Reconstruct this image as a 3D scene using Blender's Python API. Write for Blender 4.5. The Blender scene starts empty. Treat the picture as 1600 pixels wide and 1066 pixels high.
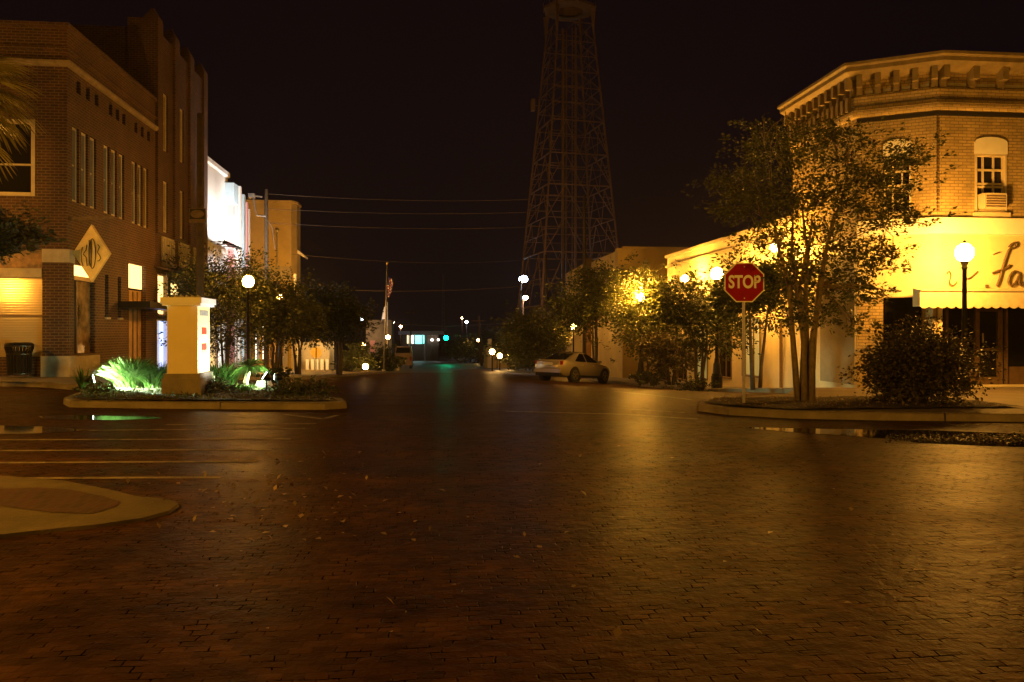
import bpy, math, random
import numpy as np
from mathutils import Vector, Matrix

random.seed(7)
RNG = np.random.default_rng(7)
SC = bpy.context.scene
COL = SC.collection
# ------------------------------------------------------------------ camera maths
FPX, HZ, VPX, CAMZ = 1250.0, 518.0, 670.0, 1.5
YAW = math.atan((800 - VPX) / FPX)
SA, CA = math.sin(YAW), math.cos(YAW)
_yk = [-400, 0, 14, 18, 22, 28, 34, 40, 55, 80, 110, 150, 250, 400, 700, 1500]
_zk = [0, 0, 0, -.03, -.11, -.34, -.60, -.85, -1.30, -2.2, -3.0, -4.0, -6.0, -8.0, -11, -14]
_yy = np.arange(-400, 1500, 1.0)
_zz = np.interp(_yy, _yk, _zk)
_zz = np.convolve(np.pad(_zz, 3, mode='edge'), np.ones(7) / 7, mode='valid')


def ZG(x, y):
    """height of the road surface at a point of the place"""
    z = float(np.interp(y, _yy, _zz))
    w = min(1, max(0, (y - 14) / 9)) * min(1, max(0, (60 - y) / 12))
    if x < -2: z += .035 * min(-x - 2, 8.5) * w
    w2 = min(1, max(0, (y - 19) / 8)) * min(1, max(0, (75 - y) / 15))
    if x > 4: z -= .06 * min(x - 4, 5.3) * w2
    return z


def W2(px, D):
    r = (px - 800) / FPX * D
    return (r * CA + D * SA, -r * SA + D * CA)


def PZ(py, D): return CAMZ + (HZ - py) / FPX * D


def P(px, py, D):
    x, y = W2(px, D)
    return Vector((x, y, PZ(py, D)))


def onX(px, X):
    D = X / ((px - 800) / FPX * CA + SA)
    return W2(px, D)[1], D          # Y and depth


def onY(px, Y):
    D = Y / (-(px - 800) / FPX * SA + CA)
    return W2(px, D)[0], D          # X and depth


def G(px, py):
    z = 0.0
    for _ in range(60):
        D = (CAMZ - z) * FPX / (py - HZ)
        x, y = W2(px, D)
        z = z * .5 + ZG(x, y) * .5
    return Vector((x, y, z))


# ------------------------------------------------------------------ materials
def nodes(name):
    m = bpy.data.materials.new(name)
    m.use_nodes = True
    nt = m.node_tree
    return m, nt, nt.nodes, nt.links, nt.nodes['Principled BSDF']


def mat(name, col, rough=.6, metal=0.0, noise=(3.0, .25), bump=None, spec=.5, trans=0.0, stain=None):
    m, nt, N, L, b = nodes(name)
    b.inputs['Roughness'].default_value = rough
    b.inputs['Metallic'].default_value = metal
    b.inputs['Specular IOR Level'].default_value = spec
    tc = N.new('ShaderNodeTexCoord')
    if noise:
        n = N.new('ShaderNodeTexNoise')
        n.inputs['Scale'].default_value = noise[0]
        n.inputs['Detail'].default_value = 6
        n.inputs['Roughness'].default_value = .65
        L.new(tc.outputs['Object'], n.inputs['Vector'])
        r = N.new('ShaderNodeValToRGB')
        a = noise[1]
        r.color_ramp.elements[0].position = .3
        r.color_ramp.elements[1].position = .72
        r.color_ramp.elements[0].color = (*[c * (1 - a) for c in col], 1)
        r.color_ramp.elements[1].color = (*[min(1, c * (1 + a)) for c in col], 1)
        L.new(n.outputs['Fac'], r.inputs['Fac'])
        L.new(r.outputs['Color'], b.inputs['Base Color'])
        rr = N.new('ShaderNodeMapRange')
        rr.inputs['To Min'].default_value = max(0, rough - .12)
        rr.inputs['To Max'].default_value = min(1, rough + .12)
        L.new(n.outputs['Fac'], rr.inputs['Value'])
        L.new(rr.outputs['Result'], b.inputs['Roughness'])
    else:
        b.inputs['Base Color'].default_value = (*col, 1)
    if bump:
        n2 = N.new('ShaderNodeTexNoise')
        n2.inputs['Scale'].default_value = bump[0]
        n2.inputs['Detail'].default_value = 5
        L.new(tc.outputs['Object'], n2.inputs['Vector'])
        bp = N.new('ShaderNodeBump')
        bp.inputs['Strength'].default_value = bump[1]
        bp.inputs['Distance'].default_value = .03
        L.new(n2.outputs['Fac'], bp.inputs['Height'])
        L.new(bp.outputs['Normal'], b.inputs['Normal'])
    return m


def emi(name, col, strength):
    m, nt, N, L, b = nodes(name)
    b.inputs['Base Color'].default_value = (.8, .8, .8, 1)
    b.inputs['Emission Color'].default_value = (*col, 1)
    b.inputs['Emission Strength'].default_value = strength
    return m


def brickmat(name, c1, c2, mortar, bw, bh, ms=.012, rough=.8, bump=.5, sign=-1, patch=.3):
    m, nt, N, L, b = nodes(name)
    tc = N.new('ShaderNodeTexCoord')
    sp = N.new('ShaderNodeSeparateXYZ')
    L.new(tc.outputs['Object'], sp.inputs[0])
    u = N.new('ShaderNodeMath'); u.operation = 'MULTIPLY_ADD'
    u.inputs[1].default_value = sign
    L.new(sp.outputs['Y'], u.inputs[0]); L.new(sp.outputs['X'], u.inputs[2])
    cb = N.new('ShaderNodeCombineXYZ')
    L.new(u.outputs[0], cb.inputs[0]); L.new(sp.outputs['Z'], cb.inputs[1])
    br = N.new('ShaderNodeTexBrick')
    br.inputs['Color1'].default_value = (*c1, 1)
    br.inputs['Color2'].default_value = (*c2, 1)
    br.inputs['Mortar'].default_value = (*mortar, 1)
    br.inputs['Scale'].default_value = 1
    br.inputs['Mortar Size'].default_value = ms
    br.inputs['Mortar Smooth'].default_value = .3
    br.inputs['Brick Width'].default_value = bw
    br.inputs['Row Height'].default_value = bh
    L.new(cb.outputs[0], br.inputs['Vector'])
    n = N.new('ShaderNodeTexNoise')
    n.inputs['Scale'].default_value = .9
    n.inputs['Detail'].default_value = 7
    n.inputs['Roughness'].default_value = .7
    L.new(tc.outputs['Object'], n.inputs['Vector'])
    mr = N.new('ShaderNodeMapRange')
    mr.inputs['From Min'].default_value = .3; mr.inputs['From Max'].default_value = .7
    mr.inputs['To Min'].default_value = 1 - patch; mr.inputs['To Max'].default_value = 1 + patch
    L.new(n.outputs['Fac'], mr.inputs['Value'])
    mx = N.new('ShaderNodeVectorMath'); mx.operation = 'SCALE'
    L.new(br.outputs['Color'], mx.inputs[0]); L.new(mr.outputs['Result'], mx.inputs['Scale'])
    L.new(mx.outputs[0], b.inputs['Base Color'])
    bp = N.new('ShaderNodeBump'); bp.invert = True
    bp.inputs['Strength'].default_value = bump
    bp.inputs['Distance'].default_value = .01
    L.new(br.outputs['Fac'], bp.inputs['Height'])
    L.new(bp.outputs['Normal'], b.inputs['Normal'])
    b.inputs['Roughness'].default_value = rough
    return m


def roadmat():
    m, nt, N, L, b = nodes('brick_paving')
    tc = N.new('ShaderNodeTexCoord')

    def noise(scale, detail, src=None, rough=.6):
        n = N.new('ShaderNodeTexNoise'); n.inputs['Scale'].default_value = scale
        n.inputs['Detail'].default_value = detail; n.inputs['Roughness'].default_value = rough
        L.new(src or tc.outputs['Object'], n.inputs['Vector']); return n

    def madd(a, k, c=None):
        v = N.new('ShaderNodeMath'); v.operation = 'MULTIPLY_ADD'; v.inputs[1].default_value = k
        L.new(a, v.inputs[0])
        if c is None: v.inputs[2].default_value = 0
        else: L.new(c, v.inputs[2])
        return v.outputs[0]

    def rng_(src, a, b_, f0=.3, f1=.7):
        r = N.new('ShaderNodeMapRange'); r.inputs['From Min'].default_value = f0; r.inputs['From Max'].default_value = f1
        r.inputs['To Min'].default_value = a; r.inputs['To Max'].default_value = b_
        L.new(src, r.inputs['Value']); return r.outputs['Result']
    # wandering, uneven courses
    w1 = noise(.5, 3); w2 = noise(9, 2)
    wo = N.new('ShaderNodeVectorMath'); wo.operation = 'MULTIPLY_ADD'; wo.inputs[1].default_value = (.25, .25, 0)
    L.new(w1.outputs['Color'], wo.inputs[0]); L.new(tc.outputs['Object'], wo.inputs[2])
    wp = N.new('ShaderNodeVectorMath'); wp.operation = 'MULTIPLY_ADD'; wp.inputs[1].default_value = (.035, .022, 0)
    L.new(w2.outputs['Color'], wp.inputs[0]); L.new(wo.outputs[0], wp.inputs[2])
    br = N.new('ShaderNodeTexBrick')
    br.inputs['Color1'].default_value = (.062, .0295, .0105, 1)
    br.inputs['Color2'].default_value = (.034, .0175, .007, 1)
    br.inputs['Mortar'].default_value = (.040, .018, .008, 1)
    br.inputs['Scale'].default_value = 1
    br.inputs['Mortar Size'].default_value = .007
    br.inputs['Mortar Smooth'].default_value = .9
    br.inputs['Brick Width'].default_value = .112
    br.inputs['Row Height'].default_value = .068
    L.new(wp.outputs[0], br.inputs['Vector'])
    mp = N.new('ShaderNodeMapping'); mp.inputs['Scale'].default_value = (.28, 1.9, 1)
    L.new(tc.outputs['Object'], mp.inputs['Vector'])
    n = noise(.5, 9, mp.outputs[0], .72)
    n5 = noise(2.3, 6)
    mx = N.new('ShaderNodeVectorMath'); mx.operation = 'SCALE'
    L.new(br.outputs['Color'], mx.inputs[0]); L.new(rng_(n.outputs['Fac'], .5, 1.6), mx.inputs['Scale'])
    mx2 = N.new('ShaderNodeVectorMath'); mx2.operation = 'SCALE'
    L.new(mx.outputs[0], mx2.inputs[0]); L.new(rng_(n5.outputs['Fac'], .65, 1.4), mx2.inputs['Scale'])
    mk = noise(6.5, 3)
    mask = rng_(mk.outputs['Fac'], .0, 1.0, .49, .64)
    jm = N.new('ShaderNodeMath'); jm.operation = 'MULTIPLY'
    L.new(br.outputs['Fac'], jm.inputs[0]); L.new(mask, jm.inputs[1])
    mx3 = N.new('ShaderNodeVectorMath'); mx3.operation = 'SCALE'
    L.new(mx2.outputs[0], mx3.inputs[0]); L.new(rng_(jm.outputs[0], 1.0, .10, 0, .7), mx3.inputs['Scale'])
    L.new(mx3.outputs[0], b.inputs['Base Color'])
    n3 = noise(11, 3); n4 = noise(60, 2)
    h = madd(n3.outputs['Fac'], 1.0, madd(jm.outputs[0], -.75, madd(n4.outputs['Fac'], .18)))
    bp = N.new('ShaderNodeBump'); bp.inputs['Strength'].default_value = .9; bp.inputs['Distance'].default_value = .012
    L.new(h, bp.inputs['Height']); L.new(bp.outputs['Normal'], b.inputs['Normal'])
    L.new(rng_(n.outputs['Fac'], .36, .54), b.inputs['Roughness'])
    L.new(rng_(jm.outputs[0], .014, .0, 0, .6), b.inputs['Specular IOR Level'])
    return m


def leafmat(name, c1, c2, trans=.25, rough=.55):
    m, nt, N, L, b = nodes(name)
    g = N.new('ShaderNodeNewGeometry')
    r = N.new('ShaderNodeValToRGB')
    r.color_ramp.elements[0].color = (*c1, 1); r.color_ramp.elements[1].color = (*c2, 1)
    L.new(g.outputs['Random Per Island'], r.inputs['Fac'])
    L.new(r.outputs['Color'], b.inputs['Base Color'])
    b.inputs['Roughness'].default_value = rough
    t = N.new('ShaderNodeBsdfTranslucent')
    L.new(r.outputs['Color'], t.inputs['Color'])
    ms = N.new('ShaderNodeMixShader'); ms.inputs[0].default_value = trans
    L.new(b.outputs[0], ms.inputs[1]); L.new(t.outputs[0], ms.inputs[2])
    L.new(ms.outputs[0], N['Material Output'].inputs['Surface'])
    return m


SOD = (1.0, .46, .075)
M = {}
M['road'] = roadmat()
M['concrete'] = mat('concrete', (.15, .12, .085), .75, noise=(1.3, .3), bump=(30, .25))
M['kerb'] = mat('kerb_concrete', (.20, .165, .12), .8, noise=(2.2, .35), bump=(25, .3))
M['mulch'] = mat('mulch', (.035, .022, .014), .95, noise=(14, .6), bump=(40, 1))
M['paint'] = mat('worn_white_paint', (.20, .165, .11), .7, noise=(6, .75), bump=(40, .3))


def pavermat():
    m, nt, N, L, b = nodes('red_ribbed_paver')
    tc = N.new('ShaderNodeTexCoord')
    br = N.new('ShaderNodeTexBrick')
    for k, c in (('Color1', (.055, .015, .009)), ('Color2', (.032, .010, .006)), ('Mortar', (.06, .03, .018))): br.inputs[k].default_value = (*c, 1)
    br.inputs['Scale'].default_value = 1; br.inputs['Mortar Size'].default_value = .009
    br.inputs['Brick Width'].default_value = .10; br.inputs['Row Height'].default_value = .20
    L.new(tc.outputs['Object'], br.inputs['Vector']); L.new(br.outputs['Color'], b.inputs['Base Color'])
    bp = N.new('ShaderNodeBump'); bp.invert = True; bp.inputs['Strength'].default_value = .8; bp.inputs['Distance'].default_value = .01
    L.new(br.outputs['Fac'], bp.inputs['Height']); L.new(bp.outputs['Normal'], b.inputs['Normal'])
    b.inputs['Roughness'].default_value = .8
    return m


M['darkbrick'] = pavermat()
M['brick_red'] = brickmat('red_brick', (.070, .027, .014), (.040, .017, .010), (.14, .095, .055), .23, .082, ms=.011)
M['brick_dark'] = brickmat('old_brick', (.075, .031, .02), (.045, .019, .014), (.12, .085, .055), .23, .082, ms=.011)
M['brick_cream'] = brickmat('cream_brick', (.42, .31, .145), (.31, .23, .105), (.20, .15, .08), .23, .08, patch=.35)
M['ledge'] = mat('ledge_stone', (.22, .17, .11), .8, noise=(4, .35), bump=(20, .3))
M['stone'] = mat('stone_trim', (.42, .37, .28), .75, noise=(3, .25), bump=(20, .2))
M['cream'] = mat('cream_paint', (.52, .45, .32), .55, noise=(5, .12))
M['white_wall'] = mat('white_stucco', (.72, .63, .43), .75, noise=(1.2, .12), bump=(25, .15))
M['cornice'] = mat('cornice_paint', (.22, .165, .08), .7, noise=(4, .3))
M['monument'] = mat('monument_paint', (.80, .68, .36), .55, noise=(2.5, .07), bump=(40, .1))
M['white'] = mat('white_paint', (.78, .77, .74), .5, noise=(4, .06))
M['tan'] = mat('tan_stucco', (.38, .285, .12), .85, noise=(.7, .22), bump=(20, .2))
M['grey_stucco'] = mat('grey_stucco', (.30, .26, .19), .85, noise=(.9, .3), bump=(20, .2))
M['pane'] = mat('dark_glass', (.012, .011, .010), .08, noise=None, spec=.18)
M['pane_dull'] = mat('dull_dark_glass', (.010, .009, .008), .3, noise=None, spec=.04)
M['frame_brown'] = mat('bronze_frame', (.17, .11, .065), .45, .3, noise=(6, .2))
M['black'] = mat('black_metal', (.012, .012, .012), .4, .4, noise=(8, .3))
M['dark'] = mat('dark_recess', (.012, .009, .008), .9, noise=None)
M['steel'] = mat('galvanised_steel', (.45, .43, .39), .45, .75, noise=(10, .2))
M['cable'] = mat('dull_cable', (.10, .085, .075), .7, noise=None)
M['wood'] = mat('weathered_wood', (.14, .095, .06), .85, noise=(7, .4), bump=(30, .4))
M['woodpole'] = mat('dark_wood_pole', (.06, .042, .03), .85, noise=(7, .4), bump=(30, .4))
M['bark'] = mat('bark', (.20, .155, .10), .8, noise=(9, .35), bump=(25, .4))
M['bark_dark'] = mat('dark_bark', (.09, .07, .05), .85, noise=(9, .35), bump=(25, .4))
M['leaf'] = leafmat('leaf_green', (.045, .055, .015), (.12, .13, .04))
M['leaf_dark'] = leafmat('leaf_dark', (.02, .028, .010), (.055, .066, .022), .15)
M['leaf_brown'] = leafmat('leaf_bush', (.035, .032, .014), (.095, .075, .04), .12)
M['grass'] = leafmat('grass_blade', (.035, .085, .015), (.08, .15, .03), .35, .45)
M['juniper'] = leafmat('ground_cover', (.03, .045, .014), (.07, .08, .028), .1)
M['palm'] = leafmat('palm_frond', (.24, .22, .055), (.42, .36, .11), .25, .45)
M['dryleaf'] = leafmat('dry_leaf', (.16, .11, .05), (.34, .25, .13), .1, .7)
M['shutter'] = None
M['globe'] = emi('globe_glass', (1.0, .41, .045), 340)
M['globe_glare'] = emi('globe_glass_glare', (1.0, .42, .05), 720)
M['globe_blaze'] = emi('globe_glass_blaze', (1.0, .42, .045), 4800)
M['globe_wall'] = emi('globe_glass_wall', (1.0, .42, .045), 1150)
M['globe_strong_right'] = emi('globe_glass_bright', (1.0, .42, .035), 1150)
M['globe_mid'] = emi('globe_glass_mid', (1.0, .43, .06), 440)
M['globe_strong'] = emi('globe_glass_strong', (1.0, .42, .03), 1700)
M['globe_far'] = emi('globe_glass_far', (1.0, .52, .13), 130)
M['lamp_white'] = emi('white_lamp', (.62, .80, 1.0), 60)
M['lamp_pink'] = emi('warm_lamp', (1.0, .58, .35), 160)
M['sig_green'] = emi('signal_green', (.0, .95, .33), 60)
M['red'] = mat('sign_red', (.36, .010, .008), .7, noise=(5, .12), spec=.12)
M['signwhite'] = mat('sign_white', (.88, .87, .82), .4, noise=(5, .06))
M['car'] = mat('car_paint', (.46, .41, .32), .22, .5, noise=None)
M['tyre'] = mat('tyre', (.012, .012, .012), .8, noise=(10, .3))
M['rim'] = mat('alloy', (.35, .34, .32), .3, .9, noise=None)
M['taillight'] = mat('red_lens', (.22, .012, .01), .15, noise=None)
M['plate'] = mat('plate_white', (.6, .62, .58), .4, noise=None)
M['tower'] = mat('galvanised_lattice', (.26, .16, .10), .7, .2, noise=(.8, .3))
M['pink'] = mat('pink_paint', (.72, .36, .36), .6, noise=(4, .1))
M['blue'] = mat('pale_blue_paint', (.42, .56, .66), .6, noise=(4, .1))
M['flagred'] = mat('flag_red', (.40, .03, .04), .7, noise=None)
M['flagblue'] = mat('flag_blue', (.03, .04, .20), .7, noise=None)
M['signyellow'] = mat('cream_sign_face', (.82, .62, .24), .5, noise=(5, .16))
M['signink'] = mat('sign_ink', (.10, .065, .03), .6, noise=None)
M['orange_sq'] = mat('red_square_print', (.55, .045, .02), .5, noise=(8, .15))
M['greyprint'] = mat('grey_print', (.28, .29, .25), .5, noise=(12, .25))
M['lilac'] = mat('lilac_print', (.62, .58, .72), .5, noise=None)
M['awning'] = mat('awning_canvas', (.62, .54, .38), .8, noise=(6, .14))
M['water'] = mat('puddle_water', (.008, .006, .005), .05, noise=None)


def shuttermat():
    m, nt, N, L, b = nodes('roller_shutter')
    tc = N.new('ShaderNodeTexCoord')
    wv = N.new('ShaderNodeTexWave'); wv.wave_type = 'BANDS'; wv.bands_direction = 'Z'
    wv.inputs['Scale'].default_value = 4.4
    L.new(tc.outputs['Object'], wv.inputs['Vector'])
    bp = N.new('ShaderNodeBump'); bp.inputs['Strength'].default_value = .18; bp.inputs['Distance'].default_value = .015
    L.new(wv.outputs['Fac'], bp.inputs['Height']); L.new(bp.outputs['Normal'], b.inputs['Normal'])
    b.inputs['Base Color'].default_value = (.56, .45, .26, 1)
    b.inputs['Roughness'].default_value = .2
    b.inputs['Metallic'].default_value = .45
    return m


M['shutter'] = shuttermat()
M['lit_warm'] = emi('lit_window_warm', (1.0, .62, .20), 2.6)
M['lit_warm_dim'] = emi('lit_window_dim', (1.0, .50, .12), .42)
M['lit_blue'] = emi('lit_door_blue', (.45, .55, 1.0), 2.2)
M['lit_white'] = emi('lit_window_white', (1.0, .93, .80), 3.5)
M['lit_teal'] = emi('lit_sign_teal', (.08, .85, .80), 2.6)
M['lit_far'] = emi('lit_window_far', (1.0, .70, .36), 1.6)
M['lit_green'] = emi('lit_window_greenish', (.55, .50, .12), .25)
M['flood_white'] = emi('flood_lens', (.85, 1.0, .80), 25)

# ------------------------------------------------------------------ mesh helper
WM = {}


def wm(o): return WM[o.name] if o is not None else Matrix.Identity(4)


class MB:
    def __init__(s): s.v, s.f, s.m = [], [], []

    def add(s, vs, fs, m=0):
        k = len(s.v)
        s.v += [tuple(v) for v in vs]
        s.f += [tuple(i + k for i in f) for f in fs]
        s.m += [m] * len(fs)
        return s

    def quad(s, a, b, c, d, m=0): return s.add([a, b, c, d], [(0, 1, 2, 3)], m)

    def box(s, x0, x1, y0, y1, z0, z1, m=0):
        return s.add([(x0, y0, z0), (x1, y0, z0), (x1, y1, z0), (x0, y1, z0), (x0, y0, z1), (x1, y0, z1), (x1, y1, z1), (x0, y1, z1)],
                     [(3, 2, 1, 0), (4, 5, 6, 7), (0, 1, 5, 4), (1, 2, 6, 5), (2, 3, 7, 6), (3, 0, 4, 7)], m)

    def obox(s, o, ud, nd, u0, u1, n0, n1, z0, z1, m=0):
        """box in a wall frame: u along the wall, n outward"""
        def q(u, n, z): return (o[0] + ud[0] * u + nd[0] * n, o[1] + ud[1] * u + nd[1] * n, z)
        return s.add([q(u0, n0, z0), q(u1, n0, z0), q(u1, n1, z0), q(u0, n1, z0), q(u0, n0, z1), q(u1, n0, z1), q(u1, n1, z1), q(u0, n1, z1)],
                     [(3, 2, 1, 0), (4, 5, 6, 7), (0, 1, 5, 4), (1, 2, 6, 5), (2, 3, 7, 6), (3, 0, 4, 7)], m)

    def tube(s, pts, rad, n=8, m=0, cap=True):
        pts = [Vector(p) for p in pts]
        if not hasattr(rad, '__len__'): rad = [rad] * len(pts)
        ref = None
        vs = []
        for i, p in enumerate(pts):
            t = (pts[min(i + 1, len(pts) - 1)] - pts[max(i - 1, 0)])
            if t.length < 1e-9: t = Vector((0, 0, 1))
            t.normalize()
            if ref is None:
                ref = t.orthogonal().normalized()
            ref = (ref - t * ref.dot(t))
            if ref.length < 1e-6: ref = t.orthogonal()
            ref.normalize()
            b = t.cross(ref)
            for k in range(n):
                a = 2 * math.pi * k / n
                vs.append(p + (ref * math.cos(a) + b * math.sin(a)) * rad[i])
        fs = []
        for i in range(len(pts) - 1):
            for k in range(n):
                k2 = (k + 1) % n
                fs.append((i * n + k, i * n + k2, (i + 1) * n + k2, (i + 1) * n + k))
        if cap:
            fs.append(tuple(range(n))[::-1]); fs.append(tuple((len(pts) - 1) * n + k for k in range(n)))
        return s.add(vs, fs, m)

    def beam(s, p, q, w, m=0): return s.tube([p, q], w * .7071, 4, m)

    def lathe(s, prof, c=(0, 0, 0), n=16, m=0):
        vs, fs = [], []
        for r, z in prof:
            for k in range(n):
                a = 2 * math.pi * k / n
                vs.append((c[0] + r * math.cos(a), c[1] + r * math.sin(a), c[2] + z))
        for i in range(len(prof) - 1):
            for k in range(n):
                k2 = (k + 1) % n
                fs.append((i * n + k, i * n + k2, (i + 1) * n + k2, (i + 1) * n + k))
        return s.add(vs, fs, m)

    def sphere(s, c, r, n=16, k=10, sz=1.0, m=0):
        return s.lathe([(max(1e-4, r * math.sin(math.pi * i / k)), -r * sz * math.cos(math.pi * i / k)) for i in range(k + 1)], c, n, m)

    def prism(s, poly, z0, z1, m=0):
        n = len(poly)
        vs = [(x, y, z0) for x, y in poly] + [(x, y, z1) for x, y in poly]
        fs = [tuple(range(n))[::-1], tuple(range(n, 2 * n))] + [(i, (i + 1) % n, n + (i + 1) % n, n + i) for i in range(n)]
        return s.add(vs, fs, m)

    def plate(s, poly3, nrm, t, m=0):
        """flat polygon of 3-D points given a thickness along nrm"""
        n = len(poly3)
        nv = Vector(nrm) * t
        vs = [Vector(p) for p in poly3] + [Vector(p) + nv for p in poly3]
        fs = [tuple(range(n))[::-1], tuple(range(n, 2 * n))] + [(i, (i + 1) % n, n + (i + 1) % n, n + i) for i in range(n)]
        return s.add(vs, fs, m)

    def wall(s, o, ud, nd, L, z0, z1, ops=(), t=.22, m=0):
        us = sorted({0, L, *[u for a in ops for u in a[:2]]})
        zs = sorted({z0, z1, *[z for a in ops for z in a[2:4]]})
        us = [u for u in us if 0 <= u <= L]; zs = [z for z in zs if z0 <= z <= z1]

        def q(u, n, z): return (o[0] + ud[0] * u + nd[0] * n, o[1] + ud[1] * u + nd[1] * n, z)
        for i in range(len(us) - 1):
            for j in range(len(zs) - 1):
                cu, cz = (us[i] + us[i + 1]) / 2, (zs[j] + zs[j + 1]) / 2
                if any(a[0] < cu < a[1] and a[2] < cz < a[3] for a in ops): continue
                s.quad(q(us[i], 0, zs[j]), q(us[i + 1], 0, zs[j]), q(us[i + 1], 0, zs[j + 1]), q(us[i], 0, zs[j + 1]), m)
        for u0, u1, a, b in [x[:4] for x in ops]:
            for p, r in (((u0, a), (u0, b)), ((u1, a), (u1, b)), ((u0, a), (u1, a)), ((u0, b), (u1, b))):
                s.quad(q(p[0], 0, p[1]), q(r[0], 0, r[1]), q(r[0], -t, r[1]), q(p[0], -t, p[1]), m)
        return s

    def sweep(s, path, prof, m=0):
        """profile (offset outward, z) swept along an open plan path; outward = right of travel"""
        n = len(path); offs = []
        for i in range(n):
            ns = []
            for a, b in ((i - 1, i), (i, i + 1)):
                if a < 0 or b >= n: continue
                d = Vector((path[b][0] - path[a][0], path[b][1] - path[a][1])).normalized()
                ns.append(Vector((d.y, -d.x)))
            v = sum(ns, Vector((0, 0))).normalized()
            offs.append(v / max(.3, v.dot(ns[0])))
        k = len(prof)
        vs = [(path[i][0] + offs[i].x * o, path[i][1] + offs[i].y * o, z) for i in range(n) for o, z in prof]
        fs = [(i * k + j, (i + 1) * k + j, (i + 1) * k + j + 1, i * k + j + 1) for i in range(n - 1) for j in range(k - 1)]
        fs += [tuple(range(k)), tuple((n - 1) * k + j for j in range(k))[::-1]]
        return s.add(vs, fs, m)

    def build(s, name, mats, parent=None, smooth=False, local=False, loc=None):
        me = bpy.data.meshes.new(name)
        inv = wm(parent).inverted() if (parent is not None and not local) else Matrix.Identity(4)
        if loc is not None: inv = Matrix.Translation(-Vector(loc))
        ident = inv == Matrix.Identity(4)
        me.from_pydata([v if ident else tuple(inv @ Vector(v)) for v in s.v], [], s.f)
        if not isinstance(mats, (list, tuple)): mats = [mats]
        for x in mats: me.materials.append(x)
        if any(s.m): me.polygons.foreach_set('material_index', s.m)
        if smooth: me.polygons.foreach_set('use_smooth', [True] * len(s.f))
        me.update()
        return link(name, me, parent, loc)


def link(name, me, parent=None, loc=None):
    o = bpy.data.objects.new(name, me); COL.objects.link(o)
    if loc is not None: o.location = loc
    if parent is not None: o.parent = parent
    WM[o.name] = wm(parent) @ Matrix.Translation(Vector(loc) if loc is not None else Vector())
    return o


def tag(o, label=None, cat=None, group=None, kind=None):
    if label: o['label'] = label
    if cat: o['category'] = cat
    if group: o['group'] = group
    if kind: o['kind'] = kind
    return o


def thing(name, label, cat, loc=(0, 0, 0), rotz=0.0, group=None, tilt=(0, 0)):
    o = bpy.data.objects.new(name, None); COL.objects.link(o)
    o.location = loc; o.rotation_euler = (tilt[0], tilt[1], rotz)
    o.empty_display_size = .3
    WM[o.name] = Matrix.Translation(Vector(loc)) @ o.rotation_euler.to_matrix().to_4x4()
    return tag(o, label, cat, group)


def dup(root, loc, label=None, rotz=None):
    r = root.copy(); COL.objects.link(r); r.location = loc
    if rotz is not None: r.rotation_euler = (0, 0, rotz)
    if label: r['label'] = label

    def rec(a, b):
        for ch in a.children:
            c = ch.copy(); COL.objects.link(c); c.parent = b
            rec(ch, c)
    rec(root, r)
    return r


def lamp(name, kind, parent, loc, energy, col, radius=.1, target=None, angle=60, blend=.6):
    d = bpy.data.lights.new(name, kind)
    d.energy = energy; d.color = col
    if kind in ('POINT', 'SPOT'): d.shadow_soft_size = radius
    if kind == 'SPOT': d.spot_size = math.radians(angle); d.spot_blend = blend
    o = bpy.data.objects.new(name, d); COL.objects.link(o)
    o.location = loc
    if target is not None:
        o.rotation_euler = (Vector(target) - Vector(loc)).to_track_quat('-Z', 'Y').to_euler()
    return o


def text_mesh(body, size, extrude=.004, offset=0.0, align='CENTER'):
    cu = bpy.data.curves.new('t', 'FONT'); cu.body = body; cu.size = size
    cu.extrude = extrude; cu.offset = offset
    cu.align_x = align; cu.align_y = 'CENTER'
    o = bpy.data.objects.new('t', cu); COL.objects.link(o)
    bpy.context.view_layer.update()
    me = bpy.data.meshes.new_from_object(o.evaluated_get(bpy.context.evaluated_depsgraph_get()))
    bpy.data.objects.remove(o); bpy.data.curves.remove(cu)
    return me


def text_part(name, body, size, mx, mtl, parent, extrude=.004, offset=0.0, sx=1.0):
    """lettering in local x (reading direction), y (up); mx maps it into the world"""
    me = text_mesh(body, size, extrude, offset)
    me.transform(Matrix.Diagonal((sx, 1, 1, 1)))
    me.transform(wm(parent).inverted() @ mx)
    me.materials.clear(); me.materials.append(mtl)
    return link(name, me, parent)


def frame_matrix(o, xd, yd):
    xd = Vector(xd).normalized(); yd = Vector(yd).normalized(); zd = xd.cross(yd)
    return Matrix(((xd.x, yd.x, zd.x, o[0]), (xd.y, yd.y, zd.y, o[1]), (xd.z, yd.z, zd.z, o[2]), (0, 0, 0, 1)))


# ------------------------------------------------------------------ leaves
def leaf_arrays(C, L, wd, rng, up=.4, dirs=None):
    n = len(C)
    d = rng.normal(size=(n, 3)) if dirs is None else dirs + rng.normal(size=(n, 3)) * .35
    d[:, 2] *= .7
    d /= np.linalg.norm(d, axis=1)[:, None]
    nn = rng.normal(size=(n, 3)); nn[:, 2] += up * 2
    sdir = np.cross(d, nn); sdir /= (np.linalg.norm(sdir, axis=1)[:, None] + 1e-9)
    nrm = np.cross(sdir, d)
    ln = L * rng.uniform(.6, 1.3, n)[:, None]
    w = ln * wd
    a = C; b = C + d * ln * .45 + sdir * w + nrm * w * .3
    c = C + d * ln; e = C + d * ln * .45 - sdir * w + nrm * w * .3
    return np.stack([a, b, c, e], axis=1)


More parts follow.
